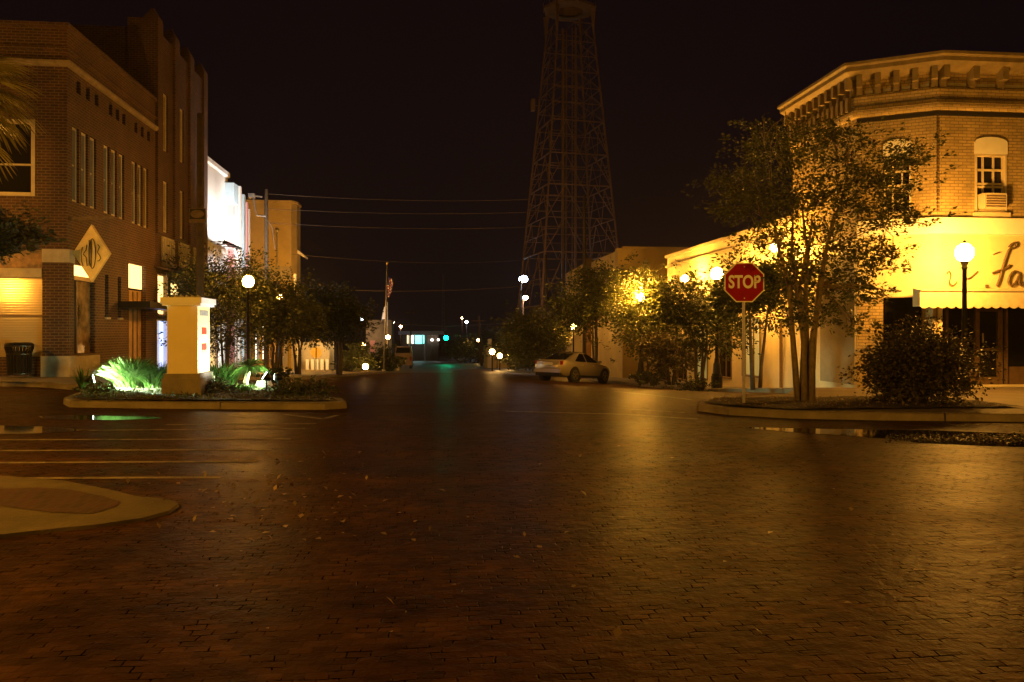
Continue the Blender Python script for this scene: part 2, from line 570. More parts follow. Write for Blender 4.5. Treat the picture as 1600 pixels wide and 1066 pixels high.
def quads_mesh(name, Q, mtl, parent=None, extra=None, loc=None):
    """Q: (n,4,3) world quads"""
    n = len(Q)
    V = Q.reshape(-1, 3)
    if parent is not None:
        I = np.array(wm(parent).inverted())
        V = V @ I[:3, :3].T + I[:3, 3]
    if loc is not None: V = V - np.array(loc)
    me = bpy.data.meshes.new(name)
    me.vertices.add(4 * n); me.vertices.foreach_set('co', V.astype(np.float32).ravel())
    me.loops.add(4 * n); me.loops.foreach_set('vertex_index', np.arange(4 * n, dtype=np.int32))
    me.polygons.add(n)
    me.polygons.foreach_set('loop_start', np.arange(0, 4 * n, 4, dtype=np.int32))
    try: me.polygons.foreach_set('loop_total', np.full(n, 4, dtype=np.int32))
    except Exception: pass
    me.materials.append(mtl)
    me.update(calc_edges=True); me.validate()
    return link(name, me, parent, loc)


def tree(label, base, clusters, leaves, leaf, stems, seed, mleaf='leaf', mbark='bark', name='street_tree', cat='tree',
         group=None, r0=.06, fork=.45, wd=.26, flat=.55, spread=.35):
    """clusters: list of world points with radius; stems: offsets (dx,dy) of stem heads"""
    rng = np.random.default_rng(seed)
    base = Vector(base)
    t = thing(name, label, cat, base, group=group)
    mb = MB()
    tops = []
    zc = sum(c[2] for c in clusters) / len(clusters)
    for i, (dx, dy) in enumerate(stems):
        a = base + Vector((dx * .42, dy * .42, -.05))
        h = (zc - base.z) * fork
        m1 = base + Vector((dx * .6 + rng.normal() * .03, dy * .35, h * .5))
        m2 = base + Vector((dx * 1.0 + rng.normal() * .05, dy * .75, h))
        top = base + Vector((dx * 2.0, dy * 2.0, (zc - base.z) * 1.02))
        rr = r0 * rng.uniform(.8, 1.1)
        mb.tube([a, m1, m2, (m2 + top) / 2 + Vector((rng.normal() * .08, rng.normal() * .08, 0)), top], [rr * 1.25, rr, rr * .8, rr * .55, rr * .3], 7)
        tops += [(m2, rr * .55), ((m2 + top) / 2, rr * .42), (top, rr * .25)]
    for c in clusters:
        cv = Vector(c[:3])
        q, rr = min(tops, key=lambda w: (w[0] - cv).length + max(0, w[0].z - cv.z) * 2)
        mid = q.lerp(cv, .5) + Vector((rng.normal() * .08, rng.normal() * .08, .06 * (cv - q).length))
        mb.tube([q, mid, cv], [rr * .7, rr * .45, .006], 5)
        for k in range(3):
            e = cv + Vector(rng.normal(size=3)) * c[3] * .7
            mb.tube([mid.lerp(cv, .4 + .2 * k), cv.lerp(e, .5), e], [.012, .008, .004], 4)
    mb.build('trunk', M[mbark], t, smooth=True)
    Cs, Ds = [], []
    wts = np.array([c[3] ** 2 for c in clusters]); wts = wts / wts.sum()
    for c, w in zip(clusters, wts):
        k = max(4, int(leaves * w))
        # sprays: sub clumps inside each cluster so that gaps show
        ns = max(4, int(k / 14))
        sub = rng.normal(size=(ns, 3)) * np.array([1, 1, flat]) * c[3] * .80
        idx = rng.integers(0, ns, k)
        off = rng.normal(size=(k, 3)) * np.array([1, 1, .7]) * c[3] * spread * .55
        pts = np.array(c[:3]) + sub[idx] + off
        Cs.append(pts)
        dd = sub[idx] / (np.linalg.norm(sub[idx], axis=1)[:, None] + 1e-6) + np.array([0, 0, -.15])
        Ds.append(dd)
    C = np.concatenate(Cs); Dd = np.concatenate(Ds)
    quads_mesh('crown', leaf_arrays(C, leaf, wd, rng, dirs=Dd), M[mleaf], t)
    return t


def ell_clusters(px, py, D, wpx, hpx, n, seed, depth=None, rc=.28):
    """cluster centres through a crown whose picture size is wpx x hpx at depth D"""
    rng = np.random.default_rng(seed)
    c = P(px, py, D)
    rx, rz = wpx / FPX * D / 2, hpx / FPX * D / 2
    ry = depth or rx * .9
    out = []
    while len(out) < n:
        v = rng.uniform(-1, 1, 3)
        q = np.linalg.norm(v)
        if q > 1 or q < .25: continue
        v *= (1 - rc * .6) * rng.uniform(.9, 1.08)
        out.append((c.x + v[0] * rx, c.y + v[1] * ry, c.z + v[2] * rz, rc * (rx + rz) / 2 * rng.uniform(.8, 1.3)))
    return out


# ================================================================== SETTING: ground
def lin(a, b, st): return list(np.arange(a, b, st))


xs = [-600, -300, -150, -80, -50] + lin(-40, -14, 3) + lin(-14, 16, 1) + lin(16, 44, 3) + [60, 90, 150, 300, 600]
ys = [-300, -100, -40, -15] + lin(-8, 12, 3) + lin(12, 62, 1) + lin(62, 120, 5) + lin(120, 420, 25) + [500, 700, 1000, 1400]
V = [(x, y, ZG(x, y)) for y in ys for x in xs]
nx = len(xs)
Fq = [(j * nx + i, j * nx + i + 1, (j + 1) * nx + i + 1, (j + 1) * nx + i) for j in range(len(ys) - 1) for i in range(nx - 1)]
g = MB(); g.add(V, Fq)
tag(g.build('road', M['road'], smooth=True), kind='structure')


def strip(name, mtl, ysamp, xa, xb, lift, ncol=6, kind='structure', label=None, cat=None, jit=0):
    m = MB(); vs = []
    for y in ysamp:
        a, b = xa(y), xb(y)
        for i in range(ncol + 1):
            x = a + (b - a) * i / ncol
            vs.append((x, y, ZG(x, y) + lift + (random.uniform(-jit, jit) if jit else 0)))
    n = ncol + 1
    m.add(vs, [(j * n + i, j * n + i + 1, (j + 1) * n + i + 1, (j + 1) * n + i) for j in range(len(ysamp) - 1) for i in range(ncol)])
    return tag(m.build(name, mtl, smooth=bool(jit)), label, cat, kind=kind)


def ip(tab):
    a = [t[0] for t in tab]; b = [t[1] for t in tab]
    return lambda y: float(np.interp(y, a, b))


# kerb lines read from the photograph
R_OUT = [(34, 10.6), (20, 11.2), (12, 11.9), (9.6, 12.35), (7.6, 12.75), (6.2, 13.2), (5.35, 13.9), (5.05, 14.7), (5.35, 15.5), (6.4, 16.2), (8.0, 17.3), (9.0, 19.0), (9.4, 22), (9.4, 30), (9.4, 40), (9.4, 62)]
xl_right = ip(sorted([(y, x) for x, y in R_OUT]))
L_A = [(-45, 21.6), (-12.5, 21.3), (-9.6, 21.0), (-8.3, 20.2), (-7.65, 18.5), (-7.35, 17.0), (-6.95, 16.35), (-5, 16.05), (-2.0, 15.75)]
L_B = [(-2.0, 15.75), (-1.6, 16.05), (-1.75, 16.8), (-3.3, 20), (-4.9, 25), (-5.2, 30), (-4.6, 40), (-3.2, 49.5), (-2.75, 51.5), (-3.2, 53), (-5.5, 54.5), (-6.5, 58), (-6.5, 120)]
xa_left = ip(sorted([(y, x) for x, y in L_A]))
xb_left = ip(sorted([(y, x) for x, y in L_B]))
ysR = sorted({*lin(11.95, 18, .25), *lin(18, 62, 1), 62})
strip('sidewalk_right', M['concrete'], ysR, lambda y: xl_right(y) + .05, lambda y: 40 if y < 20.3 else 11.6, .13, 8)
ysL = sorted({*lin(15.75, 22, .2), *lin(22, 120, 1.5)})
strip('sidewalk_left', M['concrete'], ysL, lambda y: xa_left(y) + (.05 if y < 21.3 else 0), lambda y: xb_left(y) - .05, .13, 8)


def kerb(path, w=.16, h=.135, name='kerb'):
    """concrete kerb; the road lies on the left of travel"""
    pts = []
    for i in range(len(path) - 1):
        a, b = Vector(path[i]), Vector(path[i + 1])
        n = max(1, int((b - a).length / .9))
        pts += [a.lerp(b, k / n) for k in range(n)]
    pts.append(Vector(path[-1]))
    m = MB(); vs = []; skip = set(); q_ = []
    for i, p in enumerate(pts):
        q_.append(p)
        if i % 3 == 2 and i < len(pts) - 1:
            skip.add(len(q_) - 1); q_.append(p.lerp(pts[i + 1], .022))
    pts = q_
    for i, p in enumerate(pts):
        d = (pts[min(i + 1, len(pts) - 1)] - pts[max(0, i - 1)]).normalized()
        nr = Vector((d.y, -d.x))
        z = ZG(p.x, p.y)
        for o, zz in ((0, -.05), (.015, h - .03), (.04, h), (w, h), (w, -.05)):
            vs.append((p.x + nr.x * o, p.y + nr.y * o, z + zz))
    k = 5
    m.add(vs, [(i * k + j, (i + 1) * k + j, (i + 1) * k + j + 1, i * k + j + 1) for i in range(len(pts) - 1) if i not in skip for j in range(k - 1)])
    return tag(m.build(name, M['kerb']), kind='structure')


kerb(R_OUT[::-1][::-1] if False else [(x, y) for x, y in R_OUT][::-1][::-1], name='kerb_right') if False else None
kerb([(x, y) for x, y in reversed(R_OUT)], w=-.16, name='kerb_right') if False else kerb([(x, y) for x, y in R_OUT], w=.16, name='kerb_right')
kerb([(x, y) for x, y in (L_A + L_B[1:])][::-1], w=.16, name='kerb_left')
ysb = lin(13.3, 16.0, .18)
strip('planting_bed_right', M['mulch'], ysb, lambda y: xl_right(y) + .22, lambda y: 10.6, .165, 14, jit=.012)
ysb = lin(16.15, 24, .25)
strip('planting_bed_left', M['mulch'], ysb, lambda y: max(xa_left(y) + .22, -7.3), lambda y: xb_left(y) - .22, .165, 14, jit=.012)
# far cross street asphalt that catches the light of the signal
strip('far_road', mat('asphalt', (.05, .05, .05), .5, noise=(1.5, .3), bump=(30, .3)), lin(54, 420, 6), lambda y: -6.4, lambda y: 9.3, .006, 4)


# ---- painted lines and the little median
def paint(name, pts2, w, lift=.005):
    m = MB()
    for a, b in zip(pts2[:-1], pts2[1:]):
        a, b = Vector(a[:2]), Vector(b[:2])
        n = max(2, int((b - a).length / .5)); d = (b - a).normalized(); s = Vector((-d.y, d.x)) * w / 2
        for k in range(n):
            p, q = a.lerp(b, k / n), a.lerp(b, (k + 1) / n)
            m.quad(*[(c.x, c.y, ZG(c.x, c.y) + lift) for c in (p - s, q - s, q + s, p + s)])
    return tag(m.build(name, M['paint']), kind='structure')


for k, (p, q) in enumerate([((-40, 748.5), (346, 746.5)), ((-40, 724), (400, 721.5)), ((-40, 705), (425, 703)), ((-40, 688), (455, 686.5)),
                            ((130, 673), (477, 670)), ((260, 664), (494, 662.5))]):
    paint('road_marking', [G(*p), G(*q)], .10)
paint('road_marking', [G(358, 648.5), G(412, 655.5)], .10)
paint('road_marking', [G(443, 648), G(505, 655), G(528, 649)], .10)
paint('road_marking', [G(790, 643), G(980, 648), G(1090, 655.5)], .12)
paint('road_marking', [G(960, 612), G(1080, 625)], .12)
paint('road_marking', [G(985, 640), G(1070, 645)], .10)

outer = [(-60, 742), (0, 746), (100, 754), (170, 768), (215, 779), (255, 783), (279, 788), (283, 792), (268, 803), (225, 815), (150, 826), (60, 835), (0, 842), (-60, 850)]
inner = [(-60, 770), (0, 769), (60, 767), (110, 770), (160, 780), (188, 789), (182, 796), (145, 808), (80, 806), (0, 796), (-60, 790)]
mo = [G(*p) for p in outer]; mi = [G(*p) for p in inner]
m = MB()
n = len(mo)
cen = sum((p.xy for p in mo), Vector((0, 0))) / n
top = [(p.x + (cen.x - p.x) * .03, p.y + (cen.y - p.y) * .03, .025) for p in mo]
bot = [(p.x, p.y, -.02) for p in mo]
m.add(top, [tuple(range(n))])
for i in range(n - 1): m.quad(bot[i], bot[i + 1], top[i + 1], top[i])
med = tag(m.build('traffic_island', mat('island_concrete', (.09, .066, .037), .85, noise=(2.0, .4), bump=(30, .4))), kind='structure')
m = MB(); m.add([(p.x, p.y, .030) for p in mi], [tuple(range(len(mi)))])
tag(m.build('traffic_island_paving', M['darkbrick']), kind='structure')


# dark strip along the corner kerb: gutter dirt and kerb shadow painted together
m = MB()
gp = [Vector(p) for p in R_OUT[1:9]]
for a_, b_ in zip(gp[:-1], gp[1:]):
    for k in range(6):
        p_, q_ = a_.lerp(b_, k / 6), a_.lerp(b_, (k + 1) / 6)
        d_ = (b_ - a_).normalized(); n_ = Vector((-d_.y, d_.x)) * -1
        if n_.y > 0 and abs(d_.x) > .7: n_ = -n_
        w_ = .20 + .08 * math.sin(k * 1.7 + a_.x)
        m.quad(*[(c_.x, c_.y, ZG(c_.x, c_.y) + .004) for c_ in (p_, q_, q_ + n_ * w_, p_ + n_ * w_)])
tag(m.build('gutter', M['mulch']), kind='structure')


# ---- puddles
def puddle(name, pts, lift=.006):
    q = [G(*p) for p in pts]
    m = MB(); m.add([(p.x, p.y, p.z + lift) for p in q], [tuple(range(len(q)))])
    return tag(m.build(name, M['water']), kind='structure')


puddle('puddle', [(-40, 664), (60, 667), (100, 669), (140, 673), (60, 678), (-40, 679)])
puddle('puddle', [(60, 651), (110, 649), (230, 651), (260, 654), (180, 657), (70, 656)])
puddle('puddle', [(1150, 668), (1300, 671), (1450, 673), (1640, 680), (1640, 700), (1540, 697), (1430, 692), (1390, 686), (1240, 676)])

# ================================================================== BUILDINGS
S2, UY, UX, UXn = None, (0, 1), (1, 0), (-1, 0)


def window(parent, o, ud, nd, u0, u1, z0, z1, t=.2, fw=.06, fm='cream', pm='pane', rails=(.5,), mulls=(), name='window', proud=.025, pane_in=None):
    f = MB(); d0, d1 = -t, proud
    f.obox(o, ud, nd, u0, u0 + fw, d0, d1, z0, z1); f.obox(o, ud, nd, u1 - fw, u1, d0, d1, z0, z1)
    f.obox(o, ud, nd, u0 + fw, u1 - fw, d0, d1, z1 - fw, z1); f.obox(o, ud, nd, u0 + fw, u1 - fw, d0, d1 + .02, z0, z0 + fw)
    pi = -t + .04 if pane_in is None else pane_in
    for r in rails:
        z = z0 + (z1 - z0) * r
        f.obox(o, ud, nd, u0 + fw, u1 - fw, pi + .004, pi + .05, z - .025, z + .025)
    for r in mulls:
        u = u0 + (u1 - u0) * r
        f.obox(o, ud, nd, u - .02, u + .02, pi + .003, pi + .042, z0 + fw, z1 - fw)
    w = f.build(name, M[fm], parent)
    p = MB(); p.obox(o, ud, nd, u0 + fw * .9, u1 - fw * .9, pi - .03, pi, z0 + fw * .9, z1 - fw * .9)
    p.build('pane', M[pm], w)
    return w


def shell(mb, x0, x1, y0, y1, z1, z0, skip=(), m=0):
    """remaining plain walls and the roof of a block"""
    if 'w' not in skip: mb.quad((x0, y0, z0), (x0, y1, z0), (x0, y1, z1), (x0, y0, z1), m)
    if 'e' not in skip: mb.quad((x1, y0, z0), (x1, y1, z0), (x1, y1, z1), (x1, y0, z1), m)
    if 's' not in skip: mb.quad((x0, y0, z0), (x1, y0, z0), (x1, y0, z1), (x0, y0, z1), m)
    if 'n' not in skip: mb.quad((x0, y1, z0), (x1, y1, z0), (x1, y1, z1), (x0, y1, z1), m)
    mb.quad((x0, y0, z1 - .4), (x1, y0, z1 - .4), (x1, y1, z1 - .4), (x0, y1, z1 - .4), m)


# ---------------------------------------------------------------- A: red brick corner building
XA = -10.2
YA0 = onX(105, XA)[0]
YA1 = onX(243, XA)[0]
zA = ZG(XA, YA0) + .13
bA = thing('brick_corner_building', 'two storey red brick corner building with diamond sign and closed shutters', 'building', (XA, YA0, zA))


def zx(py, px, X): return PZ(py, onX(px, X)[1])


oS, uS, nS = (XA, YA0), (0, 1), (1, 0)       # side wall towards the street
ops = []
wins = []
for strips in ((122, 136, 149), (170, 181.5, 193), (212.5, 221.5, 230.5)):
    for s in strips:
        y = onX(s, XA)[0] - YA0
        wins.append((y - .40, y + .06, 5.25, 7.42))
ops += wins
vents = []
for s in (119.5, 134, 148, 170, 181, 191, 210, 220, 230):
    y = onX(s, XA)[0] - YA0
    vents.append((y, y + .28, 8.45, 8.85))
ops += vents
disp = (.30, onX(149, XA)[0] - YA0, .85, 3.45)
ops.append(disp)
slots = []
for s in (164, 184):
    y = onX(s, XA)[0] - YA0
    slots.append((y, y + .28, 1.95, 3.3))
ops += slots
yb = onX(201, XA)[0] - YA0
door = (yb, onX(228, XA)[0] - YA0, zA, 3.85)
ops.append(door)
oF, uF, nF = (XA, YA0), (-1, 0), (0, -1)      # front wall
xw = XA - onY(55, YA0)[0]
fwin = (xw, xw + 1.7, 5.32, 7.48)
xs1 = XA - onY(66, YA0)[0]
shut = (xs1, xs1 + 3.4, .78, 3.02)
tran = (xs1, xs1 + 3.4, 3.28, 3.82)
zTA = 10.2
m = MB()
m.wall(oS, uS, nS, YA1 - YA0, zA - .5, zTA, ops)
m.wall(oF, uF, nF, 14, zA - .5, zTA, [fwin, shut, tran])
shell(m, XA - 14, XA, YA0, YA1, zTA, zA - .5, ('s', 'e'))
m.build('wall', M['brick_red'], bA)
m = MB()
path = [(XA - 14, YA0), (XA, YA0), (XA, YA1)]
m.sweep(path, [(0, 9.0), (.07, 9.02), (.12, 9.10), (.12, 9.16), (0, 9.18)])
m.build('stone_ledge', M['ledge'], bA)
m = MB(); m.sweep(path, [(0, 10.1), (.06, 10.12), (.06, 10.24), (-.3, 10.24)])
m.build('coping', M['brick_dark'], bA)
m = MB(); m.sweep(path, [(0, 9.45), (.05, 9.47), (.05, 9.55), (0, 9.57)])
m.build('string_course', M['brick_red'], bA)
for w in wins: window(bA, oS, uS, nS, *w, fw=.07, fm='cream', proud=-.07, pm='pane_dull')
for v in vents:
    m = MB(); m.obox(oS, uS, nS, v[0], v[1], -.2, -.17, v[2], v[3]); m.build('vent', M['dark'], bA)
for v in slots:
    m = MB(); m.obox(oS, uS, nS, v[0], v[1], -.2, -.16, v[2], v[3]); w = m.build('slot_window', M['pane'], bA)
    m = MB(); m.obox(oS, uS, nS, v[0] - .02, v[1] + .02, -.1, .07, v[2] - .06, v[2]); m.build('sill', M['stone'], w)
window(bA, oF, uF, nF, *fwin, fw=.10, fm='cream', rails=(.42,))
# shutter, lintel, transom
m = MB(); m.obox(oF, uF, nF, shut[0], shut[1], -.14, -.1, shut[2], shut[3]); sh = m.build('roller_shutter', M['shutter'], bA)
m = MB(); m.obox(oF, uF, nF, shut[0], shut[1], -.1, -.07, 1.92, 1.98); m.build('lock_bar', M['frame_brown'], sh)
m = MB(); m.obox(oF, uF, nF, shut[0], shut[1], -.19, .04, 3.02, 3.28); m.build('lintel', M['stone'], bA)
m = MB(); m.obox(oF, uF, nF, tran[0], tran[1], -.17, -.13, tran[2], tran[3]); m.build('transom_window', mat('transom_glass', (.22, .12, .05), .55, noise=(5, .9)), bA)  # mottled glass colour stands for reflected foliage
# corner pier: brick with stone capital and base
m = MB(); px0 = XA - onY(70, YA0)[0]
m.obox(oF, uF, nF, -.08, px0, -.25, .08, .80, 3.45); m.build('corner_pier', M['brick_red'], bA)
m = MB(); m.obox(oF, uF, nF, -.11, px0 + .03, -.25, .11, 3.45, 3.82); m.build('pier_capital', M['stone'], bA)
m = MB(); m.obox(oF, uF, nF, -.14, px0 + .05, -.3, .14, zA - .2, .80)
m.obox(oS, uS, nS, .162, disp[1] + .05, -.2, .12, zA - .2, .78); m.build('plinth', M['stone'], bA)
# corner display window with transom
dm = mat('display_glass', (.24, .15, .06), .12, noise=(2.5, .8))  # reflections painted into the glass as mottled brown
m = MB(); m.obox(oS, uS, nS, disp[0], disp[1], -.2, -.16, disp[2], 3.0); w = m.build('display_window', dm, bA)
m = MB(); m.obox(oS, uS, nS, disp[0], disp[1], -.16, -.02, 3.0, 3.12)
m.obox(oS, uS, nS, disp[0] + .45, disp[0] + .5, -.16, -.06, disp[2], 3.0); m.build('glazing_bar', M['frame_brown'], w)
m = MB(); m.obox(oS, uS, nS, disp[0], disp[1], -.2, -.15, 3.12, disp[3]); m.build('transom_window', M['lit_warm'], bA)
# lit doorway further along
m = MB(); m.obox(oS, uS, nS, door[0], door[1], -.21, -.17, zA + .02, 2.95); dd = m.build('door', mat('plank_door', (.34, .22, .10), .6, noise=(3, .4)), bA)
for k in range(1, 4):
    u = door[0] + (door[1] - door[0]) * k / 4
    m = MB(); m.obox(oS, uS, nS, u - .02, u + .02, -.17, -.14, zA + .1, 2.9); m.build('batten', M['wood'], dd)
m = MB(); m.obox(oS, uS, nS, door[0], door[1], -.2, -.15, 3.02, door[3]); m.build('transom_window', M['lit_warm'], bA)
m = MB(); m.obox(oS, uS, nS, door[0] - .9, door[1] + .5, 0.004, 1.0, 2.28, 2.5); m.build('door_canopy', M['black'], bA)

# projecting diamond sign and its arm
dx0, dx1 = onY(112, YA0)[0], onY(169, YA0)[0]
Ds = onY(140, YA0)[1]
zc, xc = PZ(395, Ds), (dx0 + dx1) / 2
sg = thing('diamond_sign', 'yellow diamond shaped sign with curly monogram hung from brick corner', 'sign', (xc, YA0 + .1, zc))
hw_, hh = (dx1 - dx0) / 2 * 1.02, (PZ(350, Ds) - PZ(440, Ds)) / 2
m = MB(); m.plate([(xc - hw_, YA0 + .1, zc), (xc, YA0 + .1, zc - hh), (xc + hw_, YA0 + .1, zc), (xc, YA0 + .1, zc + hh)], (0, 1, 0), .12)
m.build('sign_panel', M['signyellow'], sg)
m = MB(); yy_ = YA0 + .085


def strok(pts, r=.012): m.tube([(xc + a * hw_, yy_, zc + b * hh) for a, b in pts], r, 5)


ov = [(math.cos(t) * .17 + .06, math.sin(t) * .52 - .02) for t in np.linspace(0, 2 * math.pi, 22)]
strok(ov); strok([(0.0, .45), (0, -.50)]); strok([(-.11, .45), (-.13, .1), (-.12, -.45)])
strok([(.35, .30), (.44, .22), (.38, .12), (.33, .02), (.45, -.08), (.52, -.18), (.42, -.27), (.33, -.28)])
strok([(-.48, .20), (-.55, .0), (-.52, -.30), (-.44, -.45)]); strok([(-.42, -.02), (-.28, .1), (-.24, .28)]); strok([(-.44, -.04), (-.28, -.15), (-.22, -.45)])
m.build('monogram', M['signink'], sg)
m = MB(); m.beam((XA - .05, YA0 + .16, PZ(342, Ds)), (onY(173, YA0)[0], YA0 + .16, PZ(338, Ds)), .09)
m.tube([(xc, YA0 + .16, zc + hh - .05), (xc, YA0 + .16, PZ(341, Ds))], .02, 6)
m.build('hanging_arm', M['wood'], sg)

# ---------------------------------------------------------------- B: tall brick building with piers
YB1 = onX(321, XA)[0]
zB = ZG(XA, YA1) + .13
bB = thing('brick_tall_building', 'tall dark brick building with four rounded piers and tall narrow windows', 'building', (XA, YA1, zB))
oB = (XA, YA1 + .01)
LB = YB1 - YA1
py_ = [0.0, onX(277, XA)[0] - YA1 - .55, onX(300, XA)[0] - YA1 - .55, LB - .55]
opB = []
for s in (254, 261.5, 279.5, 286.5, 303.5):
    y = onX(s, XA)[0] - YA1
    opB += [(y - .5, y + .06, 8.5, 10.75), (y - .5, y + .06, 5.35, 7.35)]
winB = [o for o in opB if o[0] > .05]
gy = [onX(s, XA)[0] - YA1 for s in (244.5, 262, 265, 287)]
shopB = [(gy[0], gy[1], 2.1, 3.7), (gy[2], gy[3], 2.2, 3.5), (gy[0], gy[1], zB, 1.95), (gy[2], gy[3], zB, 1.95)]
zTB = 12.9
m = MB(); m.wall(oB, uS, nS, LB, zB - .5, zTB, winB + shopB)
shell(m, XA - 14, XA, YA1 + .01, YB1, zTB, zB - .5, ('e',))
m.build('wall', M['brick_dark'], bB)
for y in py_:
    m = MB(); m.obox(oB, uS, nS, y - .03, y + .55, -.5 if y else -1.0, .10, 5.2 if y < LB - 1 else zB - .2, zTB + .35)
    for k in range(5):
        a0, a1 = k * .05, (k + 1) * .05
        m.obox(oB, uS, nS, y + a0, y + .52 - a0, -.45 + a0, .09 - a0, zTB + .35 + k * .09, zTB + .35 + (k + 1) * .09)
    m.build('pier', M['brick_dark'], bB)
for w in winB: window(bB, oB, uS, nS, *w, fw=.085, fm='cream', proud=-.07, pm='pane_dull')
for k in range(3):
    y0, y1 = py_[k] + .66, py_[k + 1] - .04
    m = MB(); m.obox(oB, uS, nS, y0, y1, .004, .06, 4.15, 5.15)
    m.obox(oB, uS, nS, y0 - .02, y1 + .02, .004, .14, 4.0, 4.13)
    for q in range(5): m.obox(oB, uS, nS, y0 + (y1 - y0) * (q + .5) / 5 - .04, y0 + (y1 - y0) * (q + .5) / 5 + .04, .06, .12, 4.3, 5.05)
    m.build('relief_panel', M['stone'], bB)
for k, w in enumerate(shopB[:2]): window(bB, oB, uS, nS, *w, fw=.06, fm='frame_brown', pm='lit_warm', rails=())
window(bB, oB, uS, nS, *shopB[2], fw=.05, fm='white', pm='lit_blue', rails=(), mulls=(.5,), name='door')
window(bB, oB, uS, nS, *shopB[3], fw=.05, fm='frame_brown', pm='lit_warm_dim', rails=(), mulls=(.5,), name='shop_window')
m = MB()
y0, y1 = gy[0] - .3, gy[3] + .4
m.add([(XA + .004, YA1 + y0, 3.98), (XA + .004, YA1 + y1, 3.98), (XA + .5, YA1 + y1, 3.86), (XA + .5, YA1 + y0, 3.86), (XA + .004, YA1 + y0, 3.9), (XA + .004, YA1 + y1, 3.9), (XA + .5, YA1 + y1, 3.78), (XA + .5, YA1 + y0, 3.78)],
      [(0, 1, 2, 3), (7, 6, 5, 4), (0, 3, 7, 4), (1, 2, 6, 5), (3, 2, 6, 7)])
m.build('awning', M['frame_brown'], bB)

# ---------------------------------------------------------------- C: white floodlit theatre
YC1 = onX(383, XA)[0]
zC = ZG(XA, YB1) + .13
bC = thing('white_theatre', 'floodlit white theatre front with pink and pale blue pilasters', 'building', (XA, YB1, zC))
oC = (XA - .02, YB1 + .02); LC = YC1 - YB1
cw = (onX(333, XA)[0] - YB1, onX(346, XA)[0] - YB1, 4.35, 5.55)
cd = [(LC * a, LC * b, zC, zC + 2.4) for a, b in ((.06, .22), (.27, .43), (.52, .60), (.64, .80))]
m = MB(); m.wall(oC, uS, nS, LC * .52, zC - .4, 9.5, [cw] + cd[:2], t=.3)
m.wall((XA - .02, oC[1] + LC * .52), uS, nS, LC * .48, zC - .4, 9.05, [(a[0] - LC * .52, a[1] - LC * .52, a[2], a[3]) for a in cd[2:] if a[0] >= LC * .52], t=.3)
shell(m, XA - 14, XA - .02, YB1 + .02, YC1, 9.0, zC - .4, ('e',))
m.quad((XA - .02, oC[1] + LC * .52, 8.6), (XA - 6, oC[1] + LC * .52, 8.6), (XA - 6, oC[1] + LC * .52, 9.5), (XA - .02, oC[1] + LC * .52, 9.5))
m.quad((XA - .02, oC[1], 8.6), (XA - 6, oC[1], 8.6), (XA - 6, oC[1], 9.5), (XA - .02, oC[1], 9.5))
m.build('wall', M['white'], bC)
for k, (px, w, mm, z1) in enumerate([(357, .22, 'pink', 8.6), (361.5, .3, 'white', 9.1), (368, .3, 'white', 9.2), (374, .35, 'blue', 8.9), (379, .3, 'pink', 8.6), (382, .25, 'white', 8.3)]):
    y = onX(px, XA)[0] - YB1
    m = MB(); m.obox(oC, uS, nS, y - w / 2, y + w / 2, .004, .3, zC, z1); m.build('pilaster', M[mm], bC)
m = MB(); y = onX(356, XA)[0] - YB1; m.obox(oC, uS, nS, y - .55, y + .4, .006, .45, 8.0, 9.0); m.build('blade_box', M['blue'], bC)
y = onX(364.5, XA)[0] - YB1
m = MB(); m.obox(oC, uS, nS, y - .45, y + .25, .006, .06, 5.9, 6.7); m.build('panel', M['pink'], bC)
m = MB(); m.sweep([(XA - .02, oC[1]), (XA - .02, oC[1] + LC * .52)], [(0, 9.3), (.12, 9.36), (.12, 9.56), (-.3, 9.56)]); m.build('coping', M['white'], bC)
window(bC, oC, uS, nS, *cw, t=.3, fw=.08, fm='white', pm='lit_warm_dim', rails=(), mulls=(.5,))
for d in cd: window(bC, oC, uS, nS, *d, t=.3, fw=.07, fm='white', pm='lit_white' if d[0] > .2 * LC else 'lit_warm', rails=(), name='entrance_door')
# row of floodlights on a rail in front of the wall
y0, y1 = onX(324, XA)[0], onX(352, XA)[0]
rail = thing('floodlight_rail', 'black rail of small floodlights fixed across the white theatre front', 'floodlights', (XA + .3, y0, 5.65))
m = MB(); m.tube([(XA + .75, y0, 5.72), (XA + .75, y1, 5.72)], .035, 6)
for k in range(3): yk = y0 + (y1 - y0) * (k + .5) / 3; m.tube([(XA, yk, 5.72), (XA + .75, yk, 5.72)], .03, 6)
m.build('rail', M['black'], rail)
for k in range(4):
    yk = y0 + (y1 - y0) * (k + .5) / 4
    m = MB(); m.box(XA + .62, XA + .88, yk - .2, yk + .2, 5.6, 5.69); h = m.build('floodlight', M['black'], rail)
    l = lamp('flood_up', 'SPOT', None, (XA + 1.1 + .25 * k, yk, 5.8), 380 + 80 * k, (1.0, .92, .85), .1, (XA, yk + .3 + (3.2 if k > 1 else 0), 7.8), 130, .8)
    l = lamp('flood_down', 'SPOT', None, (XA + 1.3, yk, 5.55), 110, (.9, .92, 1.0), .1, (XA, yk + .8, 2.0), 120, .8)

